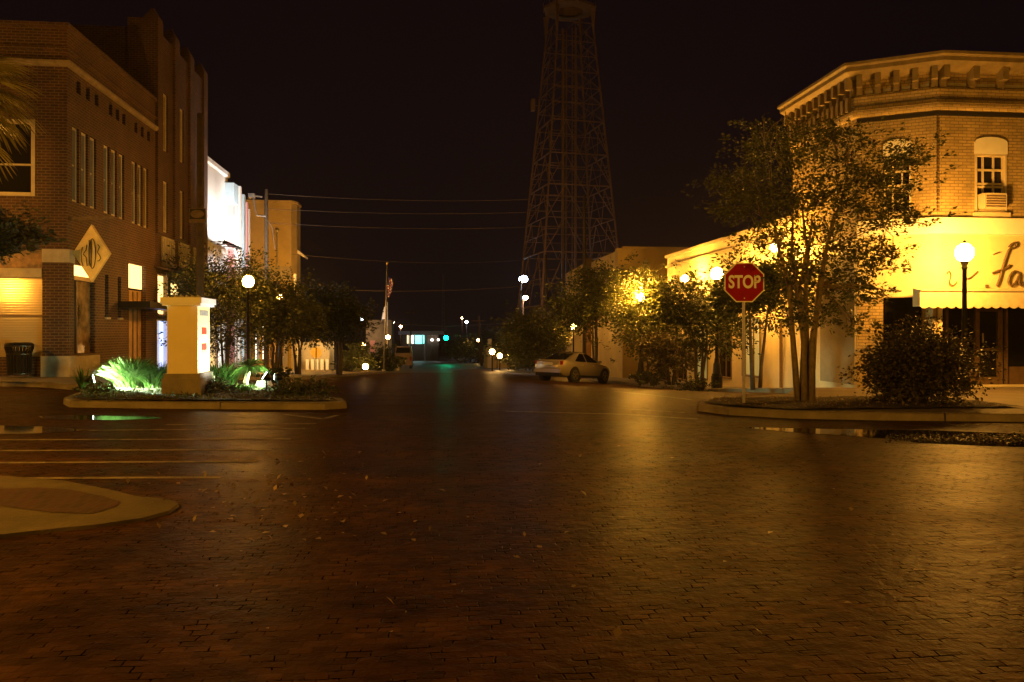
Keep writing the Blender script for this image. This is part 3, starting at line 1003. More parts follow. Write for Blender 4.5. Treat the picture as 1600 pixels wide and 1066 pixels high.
# ---------------------------------------------------------------- D: tan block beyond the theatre
YD = W2(420, 57)[1]
XD1 = onY(455, YD)[0]
zD = ZG(XD1, YD) + .1
bD = thing('tan_block', 'plain tan block with cut corner rising beyond the white theatre', 'building', (XD1, YD, zD))
zTD = PZ(314, 57)
m = MB(); m.wall((XD1, YD), (-1, 0), (0, -1), 14, zD - 1, zTD); m.prism([(XD1, YD), (XD1 + .3, YD + .6), (XD1 + .3, YD + 2.2), (XD1 - 3, YD + 6), (XD1 - 14, YD + 6), (XD1 - 14, YD + .02)], zD - 1, zTD - .02)
m.build('wall', M['tan'], bD)
m = MB(); m.sweep([(XD1 - 14, YD), (XD1, YD), (XD1 + .3, YD + .6), (XD1 + .3, YD + 2.2)], [(0.004, zTD - .12), (.08, zTD - .1), (.08, zTD + .05), (-.25, zTD + .05)]); m.build('coping', M['tan'], bD)
m = MB(); m.obox((XD1, YD), (-1, 0), (0, -1), 0.0, 4.0, .004, .04, PZ(440, 57), PZ(416, 57)); m.build('painted_band', M['grey_stucco'], bD)
m = MB(); xr = onY(433, YD)[0]; m.tube([(xr, YD - .1, PZ(430, 57)), (xr, YD - .1, PZ(362, 57))], .06, 6); m.sphere((xr, YD - .1, PZ(360, 57)), .14, 8, 6); m.build('vent_pipe', M['steel'], bD)
m = MB(); m.add([(XD1 + .3, YD + .8, PZ(388, 57)), (XD1 + .3, YD + 2.2, PZ(388, 57)), (XD1 + .85, YD + 2.2, PZ(398, 57)), (XD1 + .85, YD + .8, PZ(398, 57)), (XD1 + .3, YD + .8, PZ(394, 57)), (XD1 + .3, YD + 2.2, PZ(394, 57)), (XD1 + .85, YD + 2.2, PZ(401, 57)), (XD1 + .85, YD + .8, PZ(401, 57))],
                [(0, 1, 2, 3), (4, 5, 6, 7), (0, 3, 7, 4), (1, 2, 6, 5), (3, 2, 6, 7)]); m.build('side_awning', M['white'], bD)
m = MB(); c = P(461, 442, 55); m.box(c.x - .08, c.x + .08, c.y - .1, c.y + .35, PZ(458, 55), PZ(428, 55)); tag(m.build('blade_sign', M['white'], loc=(c.x, c.y, PZ(458, 55))), 'small white blade sign standing out from the tan block', 'sign')

# low storefront row under the trees beside the theatre
bL = thing('tan_storefront', 'low tan storefront with pilasters behind the small street trees', 'building', (XA + .3, YC1 + .3, ZG(XA, YC1)))
zL = ZG(XA, YC1) + .1
m = MB()
opL = [(.8 + 2.0 * k, 2.0 + 2.0 * k, zL + .4, zL + 2.5) for k in range(5)]
m.wall((XA + .3, YC1 + .3), uS, nS, YD - YC1 - 1, zL - 1, zL + 3.4, opL); shell(m, XA - 5, XA + .3, YC1 + .3, YD - .7, zL + 3.4, zL - 1, ('e',))
m.build('wall', M['tan'], bL)
for w in opL: window(bL, (XA + .3, YC1 + .3), uS, nS, *w, fw=.06, fm='frame_brown', rails=(), name='shop_window', pm='lit_white' if w[0] < 3 else 'pane')

# ---------------------------------------------------------------- E: cream brick corner building
A2, B2 = (11.28, 20.14), (12.9, 19.17)
Yb = 23.9
zE = .08
bE = thing('cream_corner_building', 'two storey cream brick corner building with bracketed cornice and scalloped awning', 'building', (B2[0], B2[1], zE))
ch = Vector((B2[0] - A2[0], B2[1] - A2[1])); Lc = ch.length; chd = ch.normalized(); chn = Vector((chd.y, -chd.x))
XR = 25.0
zTE = 8.68


def uchamfer(px):
    lo, hi = 0, Lc
    for _ in range(40):
        mid = (lo + hi) / 2
        x, y = A2[0] + chd.x * mid, A2[1] + chd.y * mid
        q = 800 + FPX * (x * CA - y * SA) / (x * SA + y * CA)
        lo, hi = (mid, hi) if q < px else (lo, mid)
    return lo


cwin = (uchamfer(1381), uchamfer(1424), 4.55, 6.05)
carc = (cwin[0], cwin[1], 6.05, 6.45)
w0 = onY(1523, B2[1])[0] - B2[0]; w1 = onY(1572, B2[1])[0] - B2[0]
fwinE = [(w0, w1, 4.55, 6.05), (w0 + 2.6, w1 + 2.6, 4.55, 6.05), (w0 + 5.2, w1 + 5.2, 4.55, 6.05)]
copn = (uchamfer(1380), Lc - .02, zE, 2.38)
fopn = (.14, XR - B2[0] - .4, zE, 2.52)
ZBAND = 4.02
m = MB()
m.wall(A2, chd, chn, Lc, ZBAND, zTE - .1, [cwin])
m.wall(B2, (1, 0), (0, -1), XR - B2[0], ZBAND, zTE - .1, fwinE)
m.wall(A2, (0, 1), (-1, 0), Yb - A2[1], ZBAND, zTE - .1)
m.wall(A2, chd, chn, Lc, zE - .3, 2.4, [copn])
m.quad((XR, B2[1], 0), (XR, Yb, 0), (XR, Yb, zTE), (XR, B2[1], zTE)); m.quad((A2[0], Yb, 0), (XR, Yb, 0), (XR, Yb, zTE), (A2[0], Yb, zTE))
m.add([(A2[0], A2[1], zTE - .2), (B2[0], B2[1], zTE - .2), (XR, B2[1], zTE - .2), (XR, Yb, zTE - .2), (A2[0], Yb, zTE - .2)], [(0, 1, 2, 3, 4)])
m.build('upper_wall', M['brick_cream'], bE)
m = MB()
m.wall(A2, chd, chn, Lc, 2.4, ZBAND, t=.05); m.wall(B2, (1, 0), (0, -1), XR - B2[0], zE - .3, ZBAND, [fopn], t=.9)
m.build('painted_wall', mat('painted_brick', (.64, .56, .36), .7, noise=(1.8, .16), bump=(18, .3)), bE)
m = MB(); m.wall(A2, (0, 1), (-1, 0), Yb - A2[1], zE - .5, ZBAND); m.build('side_wall', M['white_wall'], bE)
pE = [(A2[0], Yb), A2, B2, (XR, B2[1])]
pC = [A2, B2, (XR, B2[1])]


def sweepE(name, prof, mtl, path=pE):
    m = MB(); m.sweep(path, prof); return m.build(name, mtl, bE)


sweepE('stucco_band', [(0.003, 3.98), (.09, 4.0), (.09, 4.40), (.003, 4.43)], M['white'], pC)
co = sweepE('cornice', [(0.003, 8.30), (.10, 8.32), (.30, 8.42), (.42, 8.48), (.42, 8.60), (.5, 8.64), (.5, 8.72), (-.3, 8.72)], M['cornice'])
sweepE('frieze_band', [(0.003, 7.55), (.10, 7.57), (.10, 7.80), (.003, 7.84)], M['brick_cream'])
sweepE('dentil_band', [(0.003, 7.18), (.12, 7.22), (.16, 7.30), (.16, 7.40), (.003, 7.42)], M['brick_cream'])


def brackets(o, ud, nd, L, step, w, big):
    n = int(L / step)
    for k in range(n + 1):
        u = min(L - w, k * (L - w) / max(1, n))
        m = MB(); m.obox(o, ud, nd, u, u + w, .005, .12, 7.86, 8.30)
        m.obox(o, ud, nd, u, u + w, .121, .28, 8.05, 8.40)
        m.build('bracket', M['cornice'], co)
        if big and k < n:
            m = MB(); u2 = u + w + .05; u3 = u + (L - w) / n - .05
            m.obox(o, ud, nd, u2, u3, .006, .05, 7.90, 7.98)
            m.build('frieze_panel', M['stone'], co)


sweepE('dark_gutter', [(0.004, 7.06), (.07, 7.06), (.07, 7.17), (.004, 7.17)], M['dark'], pC)  # shadow line under the dentil band, painted as a dark strip
brackets(A2, chd, chn, Lc, .46, .14, True)
brackets(B2, (1, 0), (0, -1), XR - B2[0], .80, .16, True)
brackets(A2, (0, 1), (-1, 0), Yb - A2[1], .36, .12, False)
for k in range(14):
    u = .1 + k * (Yb - A2[1] - .4) / 13
    m = MB(); m.obox(A2, (0, 1), (-1, 0), u, u + .14, .004, .2, 7.45, 7.85); m.build('corbel', M['cornice'], co)
for (o, ud, nd, w) in [(A2, chd, chn, cwin)] + [(B2, (1, 0), (0, -1), q) for q in fwinE]:
    wi = window(bE, o, ud, nd, *w, t=.16, fw=.05, fm='cream', rails=(.22, .45, .5, .74), mulls=(.333, .667))
    m = MB()
    cu = (w[0] + w[1]) / 2; hw = (w[1] - w[0]) / 2 + .02
    arc = [(cu - hw, w[3] + .003)] + [(cu + hw * math.cos(a), w[3] + .30 + .14 * math.sin(a)) for a in np.linspace(math.pi, 0, 9)] + [(cu + hw, w[3] + .003)]
    m.plate([(o[0] + ud[0] * u + nd[0] * .004, o[1] + ud[1] * u + nd[1] * .004, z) for u, z in arc], (nd[0], nd[1], 0), .03)
    m.build('arched_panel', M['white'], wi)
    m = MB(); m.obox(o, ud, nd, w[0] - .06, w[1] + .06, .004, .09, w[2] - .1, w[2] - .003); m.build('sill', M['cream'], wi)
# air conditioner in the front window
u0, u1 = fwinE[0][0] + .13, fwinE[0][1] - .13
ac = thing('window_air_conditioner', 'small slatted air conditioner sitting in the upper cream brick window', 'air conditioner', (B2[0] + u0, B2[1] - .2, 4.62))
m = MB(); m.obox(B2, (1, 0), (0, -1), u0, u1, -.1, .2, 4.62, 5.02); m.build('case', M['cream'], ac)
m = MB()
for k in range(5): m.obox(B2, (1, 0), (0, -1), u0 + .04, u1 - .04, .2, .212, 4.67 + k * .065, 4.70 + k * .065)
m.build('grille', M['frame_brown'], ac)
# storefront: recessed dark glazing
rec = .85
oR = (B2[0], B2[1] + rec)
m = MB(); m.obox(oR, (1, 0), (0, -1), -.9, XR - B2[0], -.06, -.02, zE, 2.7); m.build('storefront_glass', M['pane'], bE)
m = MB(); m.add([(A2[0] + .05, A2[1] + .2, 2.46), (B2[0], B2[1] + .03, 2.46), (XR, B2[1] + .03, 2.53), (XR, oR[1] + .1, 2.53), (A2[0] + .05, oR[1] + .1, 2.46)], [(0, 1, 2, 3, 4)]); m.build('soffit', M['frame_brown'], bE)
fr = [1495, 1523, 1561, 1568, 1640, 1700]
for k, px in enumerate((1478, 1524, 1563, 1571, 1650)):
    x = onY(px, oR[1])[0] - B2[0]
    m = MB(); m.obox(oR, (1, 0), (0, -1), x - .035, x + .035, -.02, .05, zE, 2.5); m.build('mullion', M['frame_brown'], bE)
xa, xb = onY(1526, oR[1])[0] - B2[0], onY(1561, oR[1])[0] - B2[0]
m = MB()
m.obox(oR, (1, 0), (0, -1), xa, xa + .06, -.02, .04, zE, 2.1); m.obox(oR, (1, 0), (0, -1), xb - .06, xb, -.02, .04, zE, 2.1)
m.obox(oR, (1, 0), (0, -1), xa + .06, xb - .06, -.02, .04, 2.03, 2.1); m.obox(oR, (1, 0), (0, -1), xa + .06, xb - .06, -.02, .05, .98, 1.05); m.obox(oR, (1, 0), (0, -1), xa + .06, xb - .06, -.02, .04, zE, zE + .2)
dr = m.build('door', M['frame_brown'], bE)
m = MB(); m.tube([(oR[0] + xa + .12, oR[1] - .08, 1.2), (oR[0] + xa + .12, oR[1] - .08, 1.45)], .02, 6); m.build('handle', M['steel'], dr)
for px0_, px1_ in ((1480, 1524), (1574, 1650)):
    x0, x1 = onY(px0_, oR[1])[0] - B2[0] + .04, onY(px1_, oR[1])[0] - B2[0] - .04
    m = MB(); m.obox(oR, (1, 0), (0, -1), x0, x1, -.02, .04, zE, .55); m.build('stall_riser', M['frame_brown'], bE)
m = MB(); c = onY(1460, B2[1])[0]; m.box(c - .05, c + .05, B2[1] + .0, B2[1] + .1, zE, 2.45); m.build('post', M['cream'], bE)
# scalloped awning
x0 = onY(1437, B2[1] - .30)[0]
m = MB()
yf, zt, zb = B2[1] - .30, 2.54, 2.13
m.quad((x0, B2[1] - .01, 2.60), (XR, B2[1] - .01, 2.60), (XR, yf, zt), (x0, yf, zt))
nS_ = int((XR - x0) / .24)
for k in range(nS_):
    a, b = x0 + (XR - x0) * k / nS_, x0 + (XR - x0) * (k + 1) / nS_
    pts = [(a, yf, zt), (b, yf, zt)] + [(b + (a - b) * q, yf, zb - .05 * math.sin(math.pi * q)) for q in np.linspace(0, 1, 6)]
    m.plate(pts, (0, -1, 0), .012)
m.add([(x0, B2[1] - .01, 2.60), (x0, yf, zt), (x0, yf, zb), (x0, B2[1] - .01, zb)], [(0, 1, 2, 3)])
aw = m.build('awning', M['awning'], bE)
m = MB(); m.beam((x0, yf - .025, zt), (XR, yf - .025, zt), .05); m.build('awning_bar', M['cream'], aw)
# script lettering on the painted wall
m = MB()
yl = B2[1] - .06


def lt(pts, r=.03, k=8):
    pts = [Vector((onY(a, yl)[0], yl, PZ(b, onY(a, yl)[1]))) for a, b in pts]
    out = []
    for i in range(len(pts) - 1):
        p0, p1, p2, p3 = pts[max(0, i - 1)], pts[i], pts[i + 1], pts[min(len(pts) - 1, i + 2)]
        for j in range(k):
            t = j / k
            out.append(.5 * ((2 * p1) + (p2 - p0) * t + (2 * p0 - 5 * p1 + 4 * p2 - p3) * t * t + (3 * p1 - p0 - 3 * p2 + p3) * t ** 3))
    out.append(pts[-1])
    m.tube(out, r, 6)


lt([(1577, 386), (1582, 381), (1587, 380), (1588, 384), (1583, 388), (1577, 390), (1572, 402), (1567, 418), (1562, 436), (1558, 447)])
lt([(1551, 427), (1558, 424), (1567, 421), (1574, 418), (1578, 414)])
lt([(1592, 426), (1585, 424), (1579, 430), (1576, 440), (1580, 446), (1588, 440), (1593, 428), (1592, 440), (1596, 446), (1602, 440)])
lt([(1607, 425), (1606, 436), (1608, 446), (1614, 434), (1621, 425), (1621, 438), (1625, 446), (1632, 438)])
lt([(1508, 436), (1516, 434), (1522, 429), (1528, 424)], .016)
lt([(1480, 428), (1483, 424), (1486, 430), (1484, 442), (1490, 446), (1496, 440)], .016)
lt([(1552, 398), (1556, 396), (1562, 394)], .016); lt([(1540, 447), (1544, 446.6)], .03)
m.build('wall_lettering', M['signink'], bE)
m = MB()
for k in range(26): m.box(B2[0] - .02, B2[0] + .05, B2[1] - .03, B2[1] + .02, 4.55 + k * .1, 4.6 + k * .1)
m.build('corner_quoins', M['wood'], bE)
# chamfer brick pier edge & darker grey panel low on the side wall
m = MB(); m.obox(A2, (0, 1), (-1, 0), .02, 1.9, .004, .05, zE, 3.6); m.build('stucco_panel', M['grey_stucco'], bE)

for ch_ in [bE] + list(bE.children_recursive):
    if ch_.type == 'MESH' and ch_ is not bE:
        for v_ in ch_.data.vertices:
            zw = v_.co.z + zE
            if zw > 6.5: v_.co.z -= .22 * (zw - 6.5) / 2.22

# ---------------------------------------------------------------- F: long low white building
YF0, YF1 = Yb + .02, onX(1043, 11.28)[0]
zF = ZG(11.3, YF0)
bF = thing('long_white_building', 'long low white stucco building running down the street behind the trees', 'building', (11.28, YF0, zF))
zTF = 5.05
LF = YF1 - YF0
opF = [(2.4 + 2.6 * k, 4.0 + 2.6 * k, -.1 - .2 * k, 2.0 - .2 * k) for k in range(5)]
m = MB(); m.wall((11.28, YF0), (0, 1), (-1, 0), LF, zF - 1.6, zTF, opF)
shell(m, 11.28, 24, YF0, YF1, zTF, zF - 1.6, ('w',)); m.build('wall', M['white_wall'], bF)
m = MB(); m.sweep([(24, YF1), (11.28, YF1), (11.28, YF0)], [(0.003, 4.5), (.08, 4.53), (.08, 4.62), (.003, 4.65)]); m.sweep([(24, YF1), (11.28, YF1), (11.28, YF0)], [(0.003, 4.96), (.1, 4.98), (.1, 5.1), (-.3, 5.1)]); m.build('cornice', M['cream'], bF)
for k, w in enumerate(opF): window(bF, (11.28, YF0), (0, 1), (-1, 0), *w, t=.15, fw=.06, fm='frame_brown', pm='lit_green' if k in (0, 2) else 'pane', rails=(), mulls=(.5,), name='shop_window')
m = MB(); y = onX(1224, 11.28)[0]; m.tube([(11.2, y, zF - .3), (11.2, y, zF + 2.2)], .05, 6); m.build('drain_pipe', M['frame_brown'], bF)

# ---------------------------------------------------------------- G and H further down
YG = W2(1010, 47)[1]
xg0, xg1 = onY(972, YG)[0], onY(1056, YG)[0]
zG_ = ZG(xg0, YG)
bG = thing('dim_brick_block', 'dim brown flat roofed block behind the trees beyond the white building', 'building', (xg0, YG, zG_))
zTG = PZ(389, 47)
m = MB(); m.box(xg0 + .02, xg1 + 3, YG, YG + 9, zG_ - .5, zTG); m.build('wall', M['tan'], bG)
m = MB(); m.box(xg0 - .28, xg0 + .018, YG - .05, YG + .6, PZ(415, 47), zTG + .02); m.build('corner_pilaster', M['tan'], bG)
m = MB(); m.box(xg0 + .02, xg1 + 3, YG - .08, YG + .2, zTG + .004, zTG + .12); m.build('coping', M['tan'], bG)
YH = onX(884, 11.6)[0]; YH0 = onX(914, 11.6)[0]
zH = ZG(11.6, YH)
bH = thing('far_lit_wall_building', 'far building with lit yellow side wall rising to sloped parapet', 'building', (11.6, YH0, zH))
m = MB()
z0_, z1_ = zx(411, 914, 11.6), zx(428, 884, 11.6)
pr = [(11.6, YH0, zH - 1), (11.6, YH, zH - 1), (11.6, YH, z1_), (11.6, YH0, z0_)]
m.plate(pr, (1, 0, 0), 8); m.build('wall', M['tan'], bH)
m = MB(); m.box(11.5, 12.0, YH0 - .9, YH0 - .02, zH, z0_ + .3); m.build('chimney', M['brick_dark'], bH)

# ================================================================== LATTICE TOWER
DT = 90.0
tx, ty = W2(889.5, DT)
zT0 = ZG(tx, ty)
tw = thing('lattice_tower', 'tall steel lattice tower with gallery platform against the night sky', 'tower', (tx, ty, zT0), rotz=math.radians(9))


def hwz(z): return 4.2 + (z - 10) * (1.95 - 4.2) / (36.6 - 10)


cor = [(-1, -1), (1, -1), (1, 1), (-1, 1)]


def tc_(i, z, f=1.0):
    h = hwz(z + zT0) * f
    return Vector((cor[i % 4][0] * h, cor[i % 4][1] * h, z))


lev = [0.0] + [PZ(y, DT) - zT0 for y in (480, 400, 348, 298, 250, 199, 172, 148, 123, 98, 75, 45)]
for i in range(4):
    m = MB(); m.tube([tc_(i, 0), tc_(i, lev[-1] + 2.2)], .12, 4); m.build('leg', M['tower'], tw, local=True)
for k, z in enumerate(lev[1:]):
    m = MB()
    for i in range(4): m.beam(tc_(i, z), tc_(i + 1, z), .12 if k in (0, 1, 3, 4, 5) else .08)
    m.build('ring_beam', M['tower'], tw, local=True)
for k in range(len(lev) - 1):
    a, b = lev[k], lev[k + 1]
    m = MB()
    for i in range(4):
        mid = (tc_(i, b) + tc_(i + 1, b)) / 2
        if k in (0, 1, 2, 3, 4, 5):
            q1, q2 = tc_(i, b).lerp(tc_(i + 1, b), .27), tc_(i, b).lerp(tc_(i + 1, b), .73)
            m.beam(tc_(i, a), q1, .09); m.beam(tc_(i + 1, a), q2, .09)
            c0 = (tc_(i, a) + tc_(i + 1, a)) / 2
            m.beam(c0, q1, .06); m.beam(c0, q2, .06)
            for t_ in (.33, .66):
                m.beam(tc_(i, a).lerp(tc_(i, b), t_), tc_(i, a).lerp(q1, t_), .06); m.beam(tc_(i + 1, a).lerp(tc_(i + 1, b), t_), tc_(i + 1, a).lerp(q2, t_), .06)
            m.beam(tc_(i, (a + b) / 2), tc_(i + 1, (a + b) / 2), .06)
        else:
            m.beam(tc_(i, a), mid, .055); m.beam(tc_(i + 1, a), mid, .055)
            m.beam((tc_(i, a) + tc_(i + 1, a)) / 2, mid, .05)
    m.build('cross_bracing', M['tower'], tw, local=True)
m = MB()
m.beam((.6, -.4, 0), (.6, -.4, lev[-1]), .22); m.beam((-.7, .2, 0), (-.7, .2, lev[-1]), .26); m.beam((-.2, .5, 0), (-.2, .5, lev[-1]), .16)
m.build('cable_riser', M['tower'], tw, local=True)
m = MB()
for z in np.arange(1, lev[-1], .5): m.beam((.2, -.4, z), (.6, -.4, z), .05)
m.beam((.2, -.4, 0), (.2, -.4, lev[-1]), .09); m.build('ladder', M['tower'], tw, local=True)
zp = PZ(18, DT) - zT0
m = MB(); m.lathe([(1.6, zp - .1), (3.0, zp), (3.0, zp + .3), (2.0, zp + .3), (2.0, zp + 2.5)], n=8)
for k in range(8):
    a = math.pi / 8 + k * math.pi / 4
    m.beam((2.9 * math.cos(a), 2.9 * math.sin(a), zp), (2.9 * math.cos(a), 2.9 * math.sin(a), zp + 1.1), .08)
m.lathe([(2.95, zp + 1.0), (2.95, zp + 1.15)], n=8)
m.build('gallery', M['tower'], tw, local=True)
for i in range(4):
    m = MB(); q = tc_(i, zp - .05); o_ = q * 1.25; o_.z = zp - .02
    m.plate([tc_(i, zp - 3.2), q, o_], (cor[i][1], -cor[i][0], 0), .1); m.build('gusset', M['tower'], tw, local=True)
m = MB(); m.box(-hwz(22) - 1.3, -hwz(22) - .9, -.3, .3, PZ(178, DT) - zT0, PZ(160, DT) - zT0); m.beam((-hwz(22) - .9, 0, PZ(169, DT) - zT0), (-hwz(22), 0, PZ(169, DT) - zT0), .08); m.build('antenna', M['tower'], tw, local=True)
for k, (dx, dy) in enumerate(((-9, -10), (10, -9))):  # unseen floods added to brighten the tower from below
    fx, fy = tx + dx, ty + dy
    fl = thing('tower_floodlight', ['low orange floodlight at the foot of the lattice tower, street side', 'low orange floodlight at the foot of the lattice tower, back side'][k], 'floodlight', (fx, fy, ZG(fx, fy)))
    m = MB(); m.tube([(fx, fy, ZG(fx, fy)), (fx, fy, ZG(fx, fy) + .8)], .05, 6); m.box(fx - .25, fx + .25, fy - .2, fy + .2, ZG(fx, fy) + .8, ZG(fx, fy) + 1.1); m.build('housing', M['black'], fl)
    lamp('tower_light', 'SPOT', None, (fx, fy, ZG(fx, fy) + 1.4), 330, (1, .42, .14), .2, (tx, ty, 26), 75, .9)

# ================================================================== LAMP POSTS
HL = 3.45


def solveD(px, py, h=HL):
    best = None
    for D in np.arange(12, 130, .1):
        x, y = W2(px, D)
        e = abs(ZG(x, y) + .13 + h - PZ(py, D))
        if best is None or e < best[0] - 1e-6: best = (e, D)
    return best[1]


def make_lamp(label, loc, gm='globe', h=HL, name='street_lamp'):
    t = thing(name, label, 'street lamp', loc, group='globe lamp posts along the street')
    m = MB(); m.lathe([(.001, -1.1), (.19, -1.1), (.19, 0), (.17, .01), (.17, .06), (.14, .1), (.12, .4), (.09, .46), (.075, .6), (.001, .6)], n=12); m.build('base', M['black'], t, smooth=False, local=True)
    m = MB(); m.lathe([(.062, .6), (.05, h - .4), (.075, h - .36), (.055, h - .32), (.09, h - .24), (.1, h - .2)], n=12); m.build('pole', M['black'], t, smooth=True, local=True)
    m = MB(); m.sphere((0, 0, h), .205, 18, 12, 1.06); m.build('globe', M[gm], t, smooth=True, local=True)
    m = MB(); m.lathe([(.001, h + .30), (.03, h + .28), (.045, h + .235), (.09, h + .212), (.001, h + .211)], n=10); m.build('finial', M['black'], t, local=True)
    return t


def reglobe(root, mk):
    for ch in root.children:
        if ch.name.startswith('globe'):
            ch.data = ch.data.copy(); ch.data.materials[0] = M[mk]


L0 = W2(1507, 18.95)
lampA = make_lamp('black lamp post with glaring globe before the scalloped awning', (*L0, PZ(395, 18.95) - HL))
spots = [(1120, 428, 27, 'globe lamp just beside the red stop sign'),
         (1001, 465, 37.3, 'globe lamp blazing inside a tree crown above the parked car'),
         (931, 486, 49, 'globe lamp hidden in foliage beside the tan flank wall past the car'),  # unseen post added to brighten the flank wall
         (896, 511, 57, 'small far globe lamp between dark trees above the silver car roof'),
         (437, 463, 49, 'globe lamp hidden in the leaves before the tan block'),  # unseen post added to brighten the tan block front
         (388, 440, None, 'globe lamp among the small trees behind the white monument')]
for px, py, D, lb in spots:
    D = D or solveD(px, py)
    x, y = W2(px, D)
    r_ = dup(lampA, (x, y, PZ(py, D) - HL), lb)
    if px == 931: reglobe(r_, 'globe_far')
    if px == 1001: reglobe(r_, 'globe_blaze')
    if px == 1120: reglobe(r_, 'globe_glare')
    if px == 437: reglobe(r_, 'globe_strong')
# lamps of the same row that stand beside and behind the photographer
for x, y, lb in ((-13.95, 19.6, 'globe lamp beside the palm in front of the roller shutter'),
                 (-8.5, 6.0, 'globe lamp behind the viewer on the shutter side of the crossing'),
                 (9.5, .2, 'globe lamp behind the viewer on the awning side of the crossing'),
                 (-21.5, 19.8, 'globe lamp further along the shuttered shop row')):
    r_ = dup(lampA, (x, y, ZG(x, y) + (.13 if y > 5 else 0)), lb)
    if x < -13 and x > -15: reglobe(r_, 'globe_mid')
    if y < 8: reglobe(r_, 'globe_strong' if x < 0 else 'globe_strong_right')
reglobe(lampA, 'globe_glare')
for px, py, lb in ((1211, 386, 'round wall lantern glowing through the tall tree on the white stucco wall'), (1070, 436, 'round wall lantern washing the far end of the white stucco wall')):
    yw, dw = onX(px, 10.55)
    zw = PZ(py, dw)
    wl = thing('wall_lantern', lb, 'wall lamp', (11.28, yw, zw), group='wall lanterns on the white building')
    m = MB(); m.box(11.20, 11.276, yw - .09, yw + .09, zw - .28, zw - .02); m.build('back_plate', M['black'], wl)
    m = MB(); m.tube([(11.2, yw, zw - .2), (10.9, yw, zw - .32), (10.55, yw, zw - .14)], .02, 6); m.build('arm', M['black'], wl)
    m = MB(); m.sphere((10.55, yw, zw), .15, 14, 10); m.build('globe', M['globe_wall'], wl, smooth=True)
farL = make_lamp('small globe lamp past the round far stop sign', (0, 0, -50), 'globe_far')
fl_ = [(567, 540, 66, 'yellow globe lamp above a green shrub past the far stop sign'), (606, 527, 80, 'globe lamp beside the flagpole in the distance'),
       (769, 550, 62, 'lowest and brightest globe lamp by the far utility pole'), (781, 556, 68, 'middle globe lamp of three by the far utility pole'), (797, 554, 75, 'globe lamp nearest the dark tree of three by the far utility pole'),
       (747, 532, 118, 'tiny globe lamp beside the far leaning pole'), (571, 573, 58, 'low globe lamp at ground level near flagpole')]
for k, (px, py, D, lb) in enumerate(fl_):
    x, y = W2(px, D)
    loc = (x, y, PZ(py, D) - HL)
    if k == 0: farL.location = loc; farL['label'] = lb
    else: dup(farL, loc, lb)

# distant mast lamps
def mast(label, px, ytop, D, gm, r=.22, name='mast_lamp', pole='woodpole', pr=.12, arm=0):
    x, y = W2(px, D); z0 = ZG(x, y); z1 = PZ(ytop, D)
    t = thing(name, label, 'street lamp', (x, y, z0))
    m = MB(); m.tube([(x, y, z0), (x, y, z1 - .1)], [pr, pr * .7], 8); m.build('pole', M[pole], t, smooth=True)
    m = MB(); m.tube([(x, y, z1 - .1), (x + arm, y, z1)], .05, 6); m.build('arm', M['steel'], t)
    m = MB(); m.sphere((x + arm, y - .05, z1 - .02), r, 12, 8, .8); m.build('lamp_head', M[gm], t, smooth=True)
    return t


mast('tall mast lamp shining cold blue white beside the lattice tower', 814, 436, 100, 'lamp_white', .55, arm=.3)
mast('wooden pole with a pinkish lamp below the cold white mast lamp', 817, 465, 78, 'lamp_pink', .24, arm=.25)
mast('far white lamp high over the small trees on the flagpole side', 565, 498, 140, 'lamp_white', .3)
mast('far orange white lamp just above the flag stripe pole', 613, 504, 150, 'lamp_pink', .36)
mast('far small lamp low over the petrol station roof', 626, 510, 160, 'lamp_pink', .26)
mast('tiny far bluish lamp to the side of the green signal', 729, 503, 190, 'lamp_white', .34)
mast('faint far lamp paired with the tiny bluish one', 722, 497, 200, 'lamp_pink', .18)
M['sig_dim'] = emi('far_white_light', (.95, .95, .85), 14)
mast('dim far light low beside the green signal', 685, 531, 150, 'sig_dim', .22, name='far_light')
mast('dim far light between the shop window and the green signal', 675, 531, 150, 'sig_dim', .24, name='far_light')

# ================================================================== POLES, WIRES
def upole(label, px, ytop, D, r=.13, lean=0, cross=True, name='utility_pole', mtl='wood'):
    x, y = W2(px, D); z0 = ZG(x, y); z1 = PZ(ytop, D)
    t = thing(name, label, 'utility pole', (x, y, z0))
    m = MB(); m.tube([(x, y, z0 - .2), (x + lean * .5, y, (z0 + z1) / 2), (x + lean, y, z1)], [r * 1.15, r, r * .8], 9); m.build('pole', M[mtl], t, smooth=True)
    if cross:
        m = MB(); m.box(x + lean - .9, x + lean + .9, y - .2, y - .1, z1 - .7, z1 - .58); m.build('crossarm', M['wood'], t)
        for dx in (-.8, -.3, .3, .8):
            m = MB(); m.lathe([(.001, z1 - .58), (.05, z1 - .58), (.06, z1 - .5), (.03, z1 - .44), (.001, z1 - .42)], (x + lean + dx, y - .15, 0), 8); m.build('insulator', M['pane'], t)
    return t, Vector((x + lean, y, z1))


pl, pltop = upole('wooden utility pole with curved arm lamp before the tan block', 416, 296, 45.5, cross=False, mtl='bark')
m = MB(); c = pltop
m.tube([c + Vector((0, -.1, -1.9 + .35)), c + Vector((-.5, -.1, -1.9 + .38)), c + Vector((-.62, -.1, -1.0)), c + Vector((-.66, -.1, -.75))][:3] + [c + Vector((-.68, -.1, -.55))], .05, 7); ar = m.build('lamp_arm', M['steel'], pl)
m = MB(); m.box(c.x - .95, c.x - .6, c.y - .25, c.y + .05, c.z - .52, c.z - .28); m.tube([c + Vector((-.6, -.1, -.4)), c + Vector((-.2, -.1, -.45))], .06, 7); m.build('lamp_housing', M['steel'], ar)
m = MB(); m.tube([c + Vector((.1, -.1, -1.8)), c + Vector((.35, -.1, -2.2)), c + Vector((.5, -.1, -3.4))], .02, 5); m.build('guy_wire', M['steel'], pl)
pr_, prtop = upole('dark slim utility pole standing in front of the lattice tower', 913, 305, 56, .12, mtl='woodpole', cross=False)
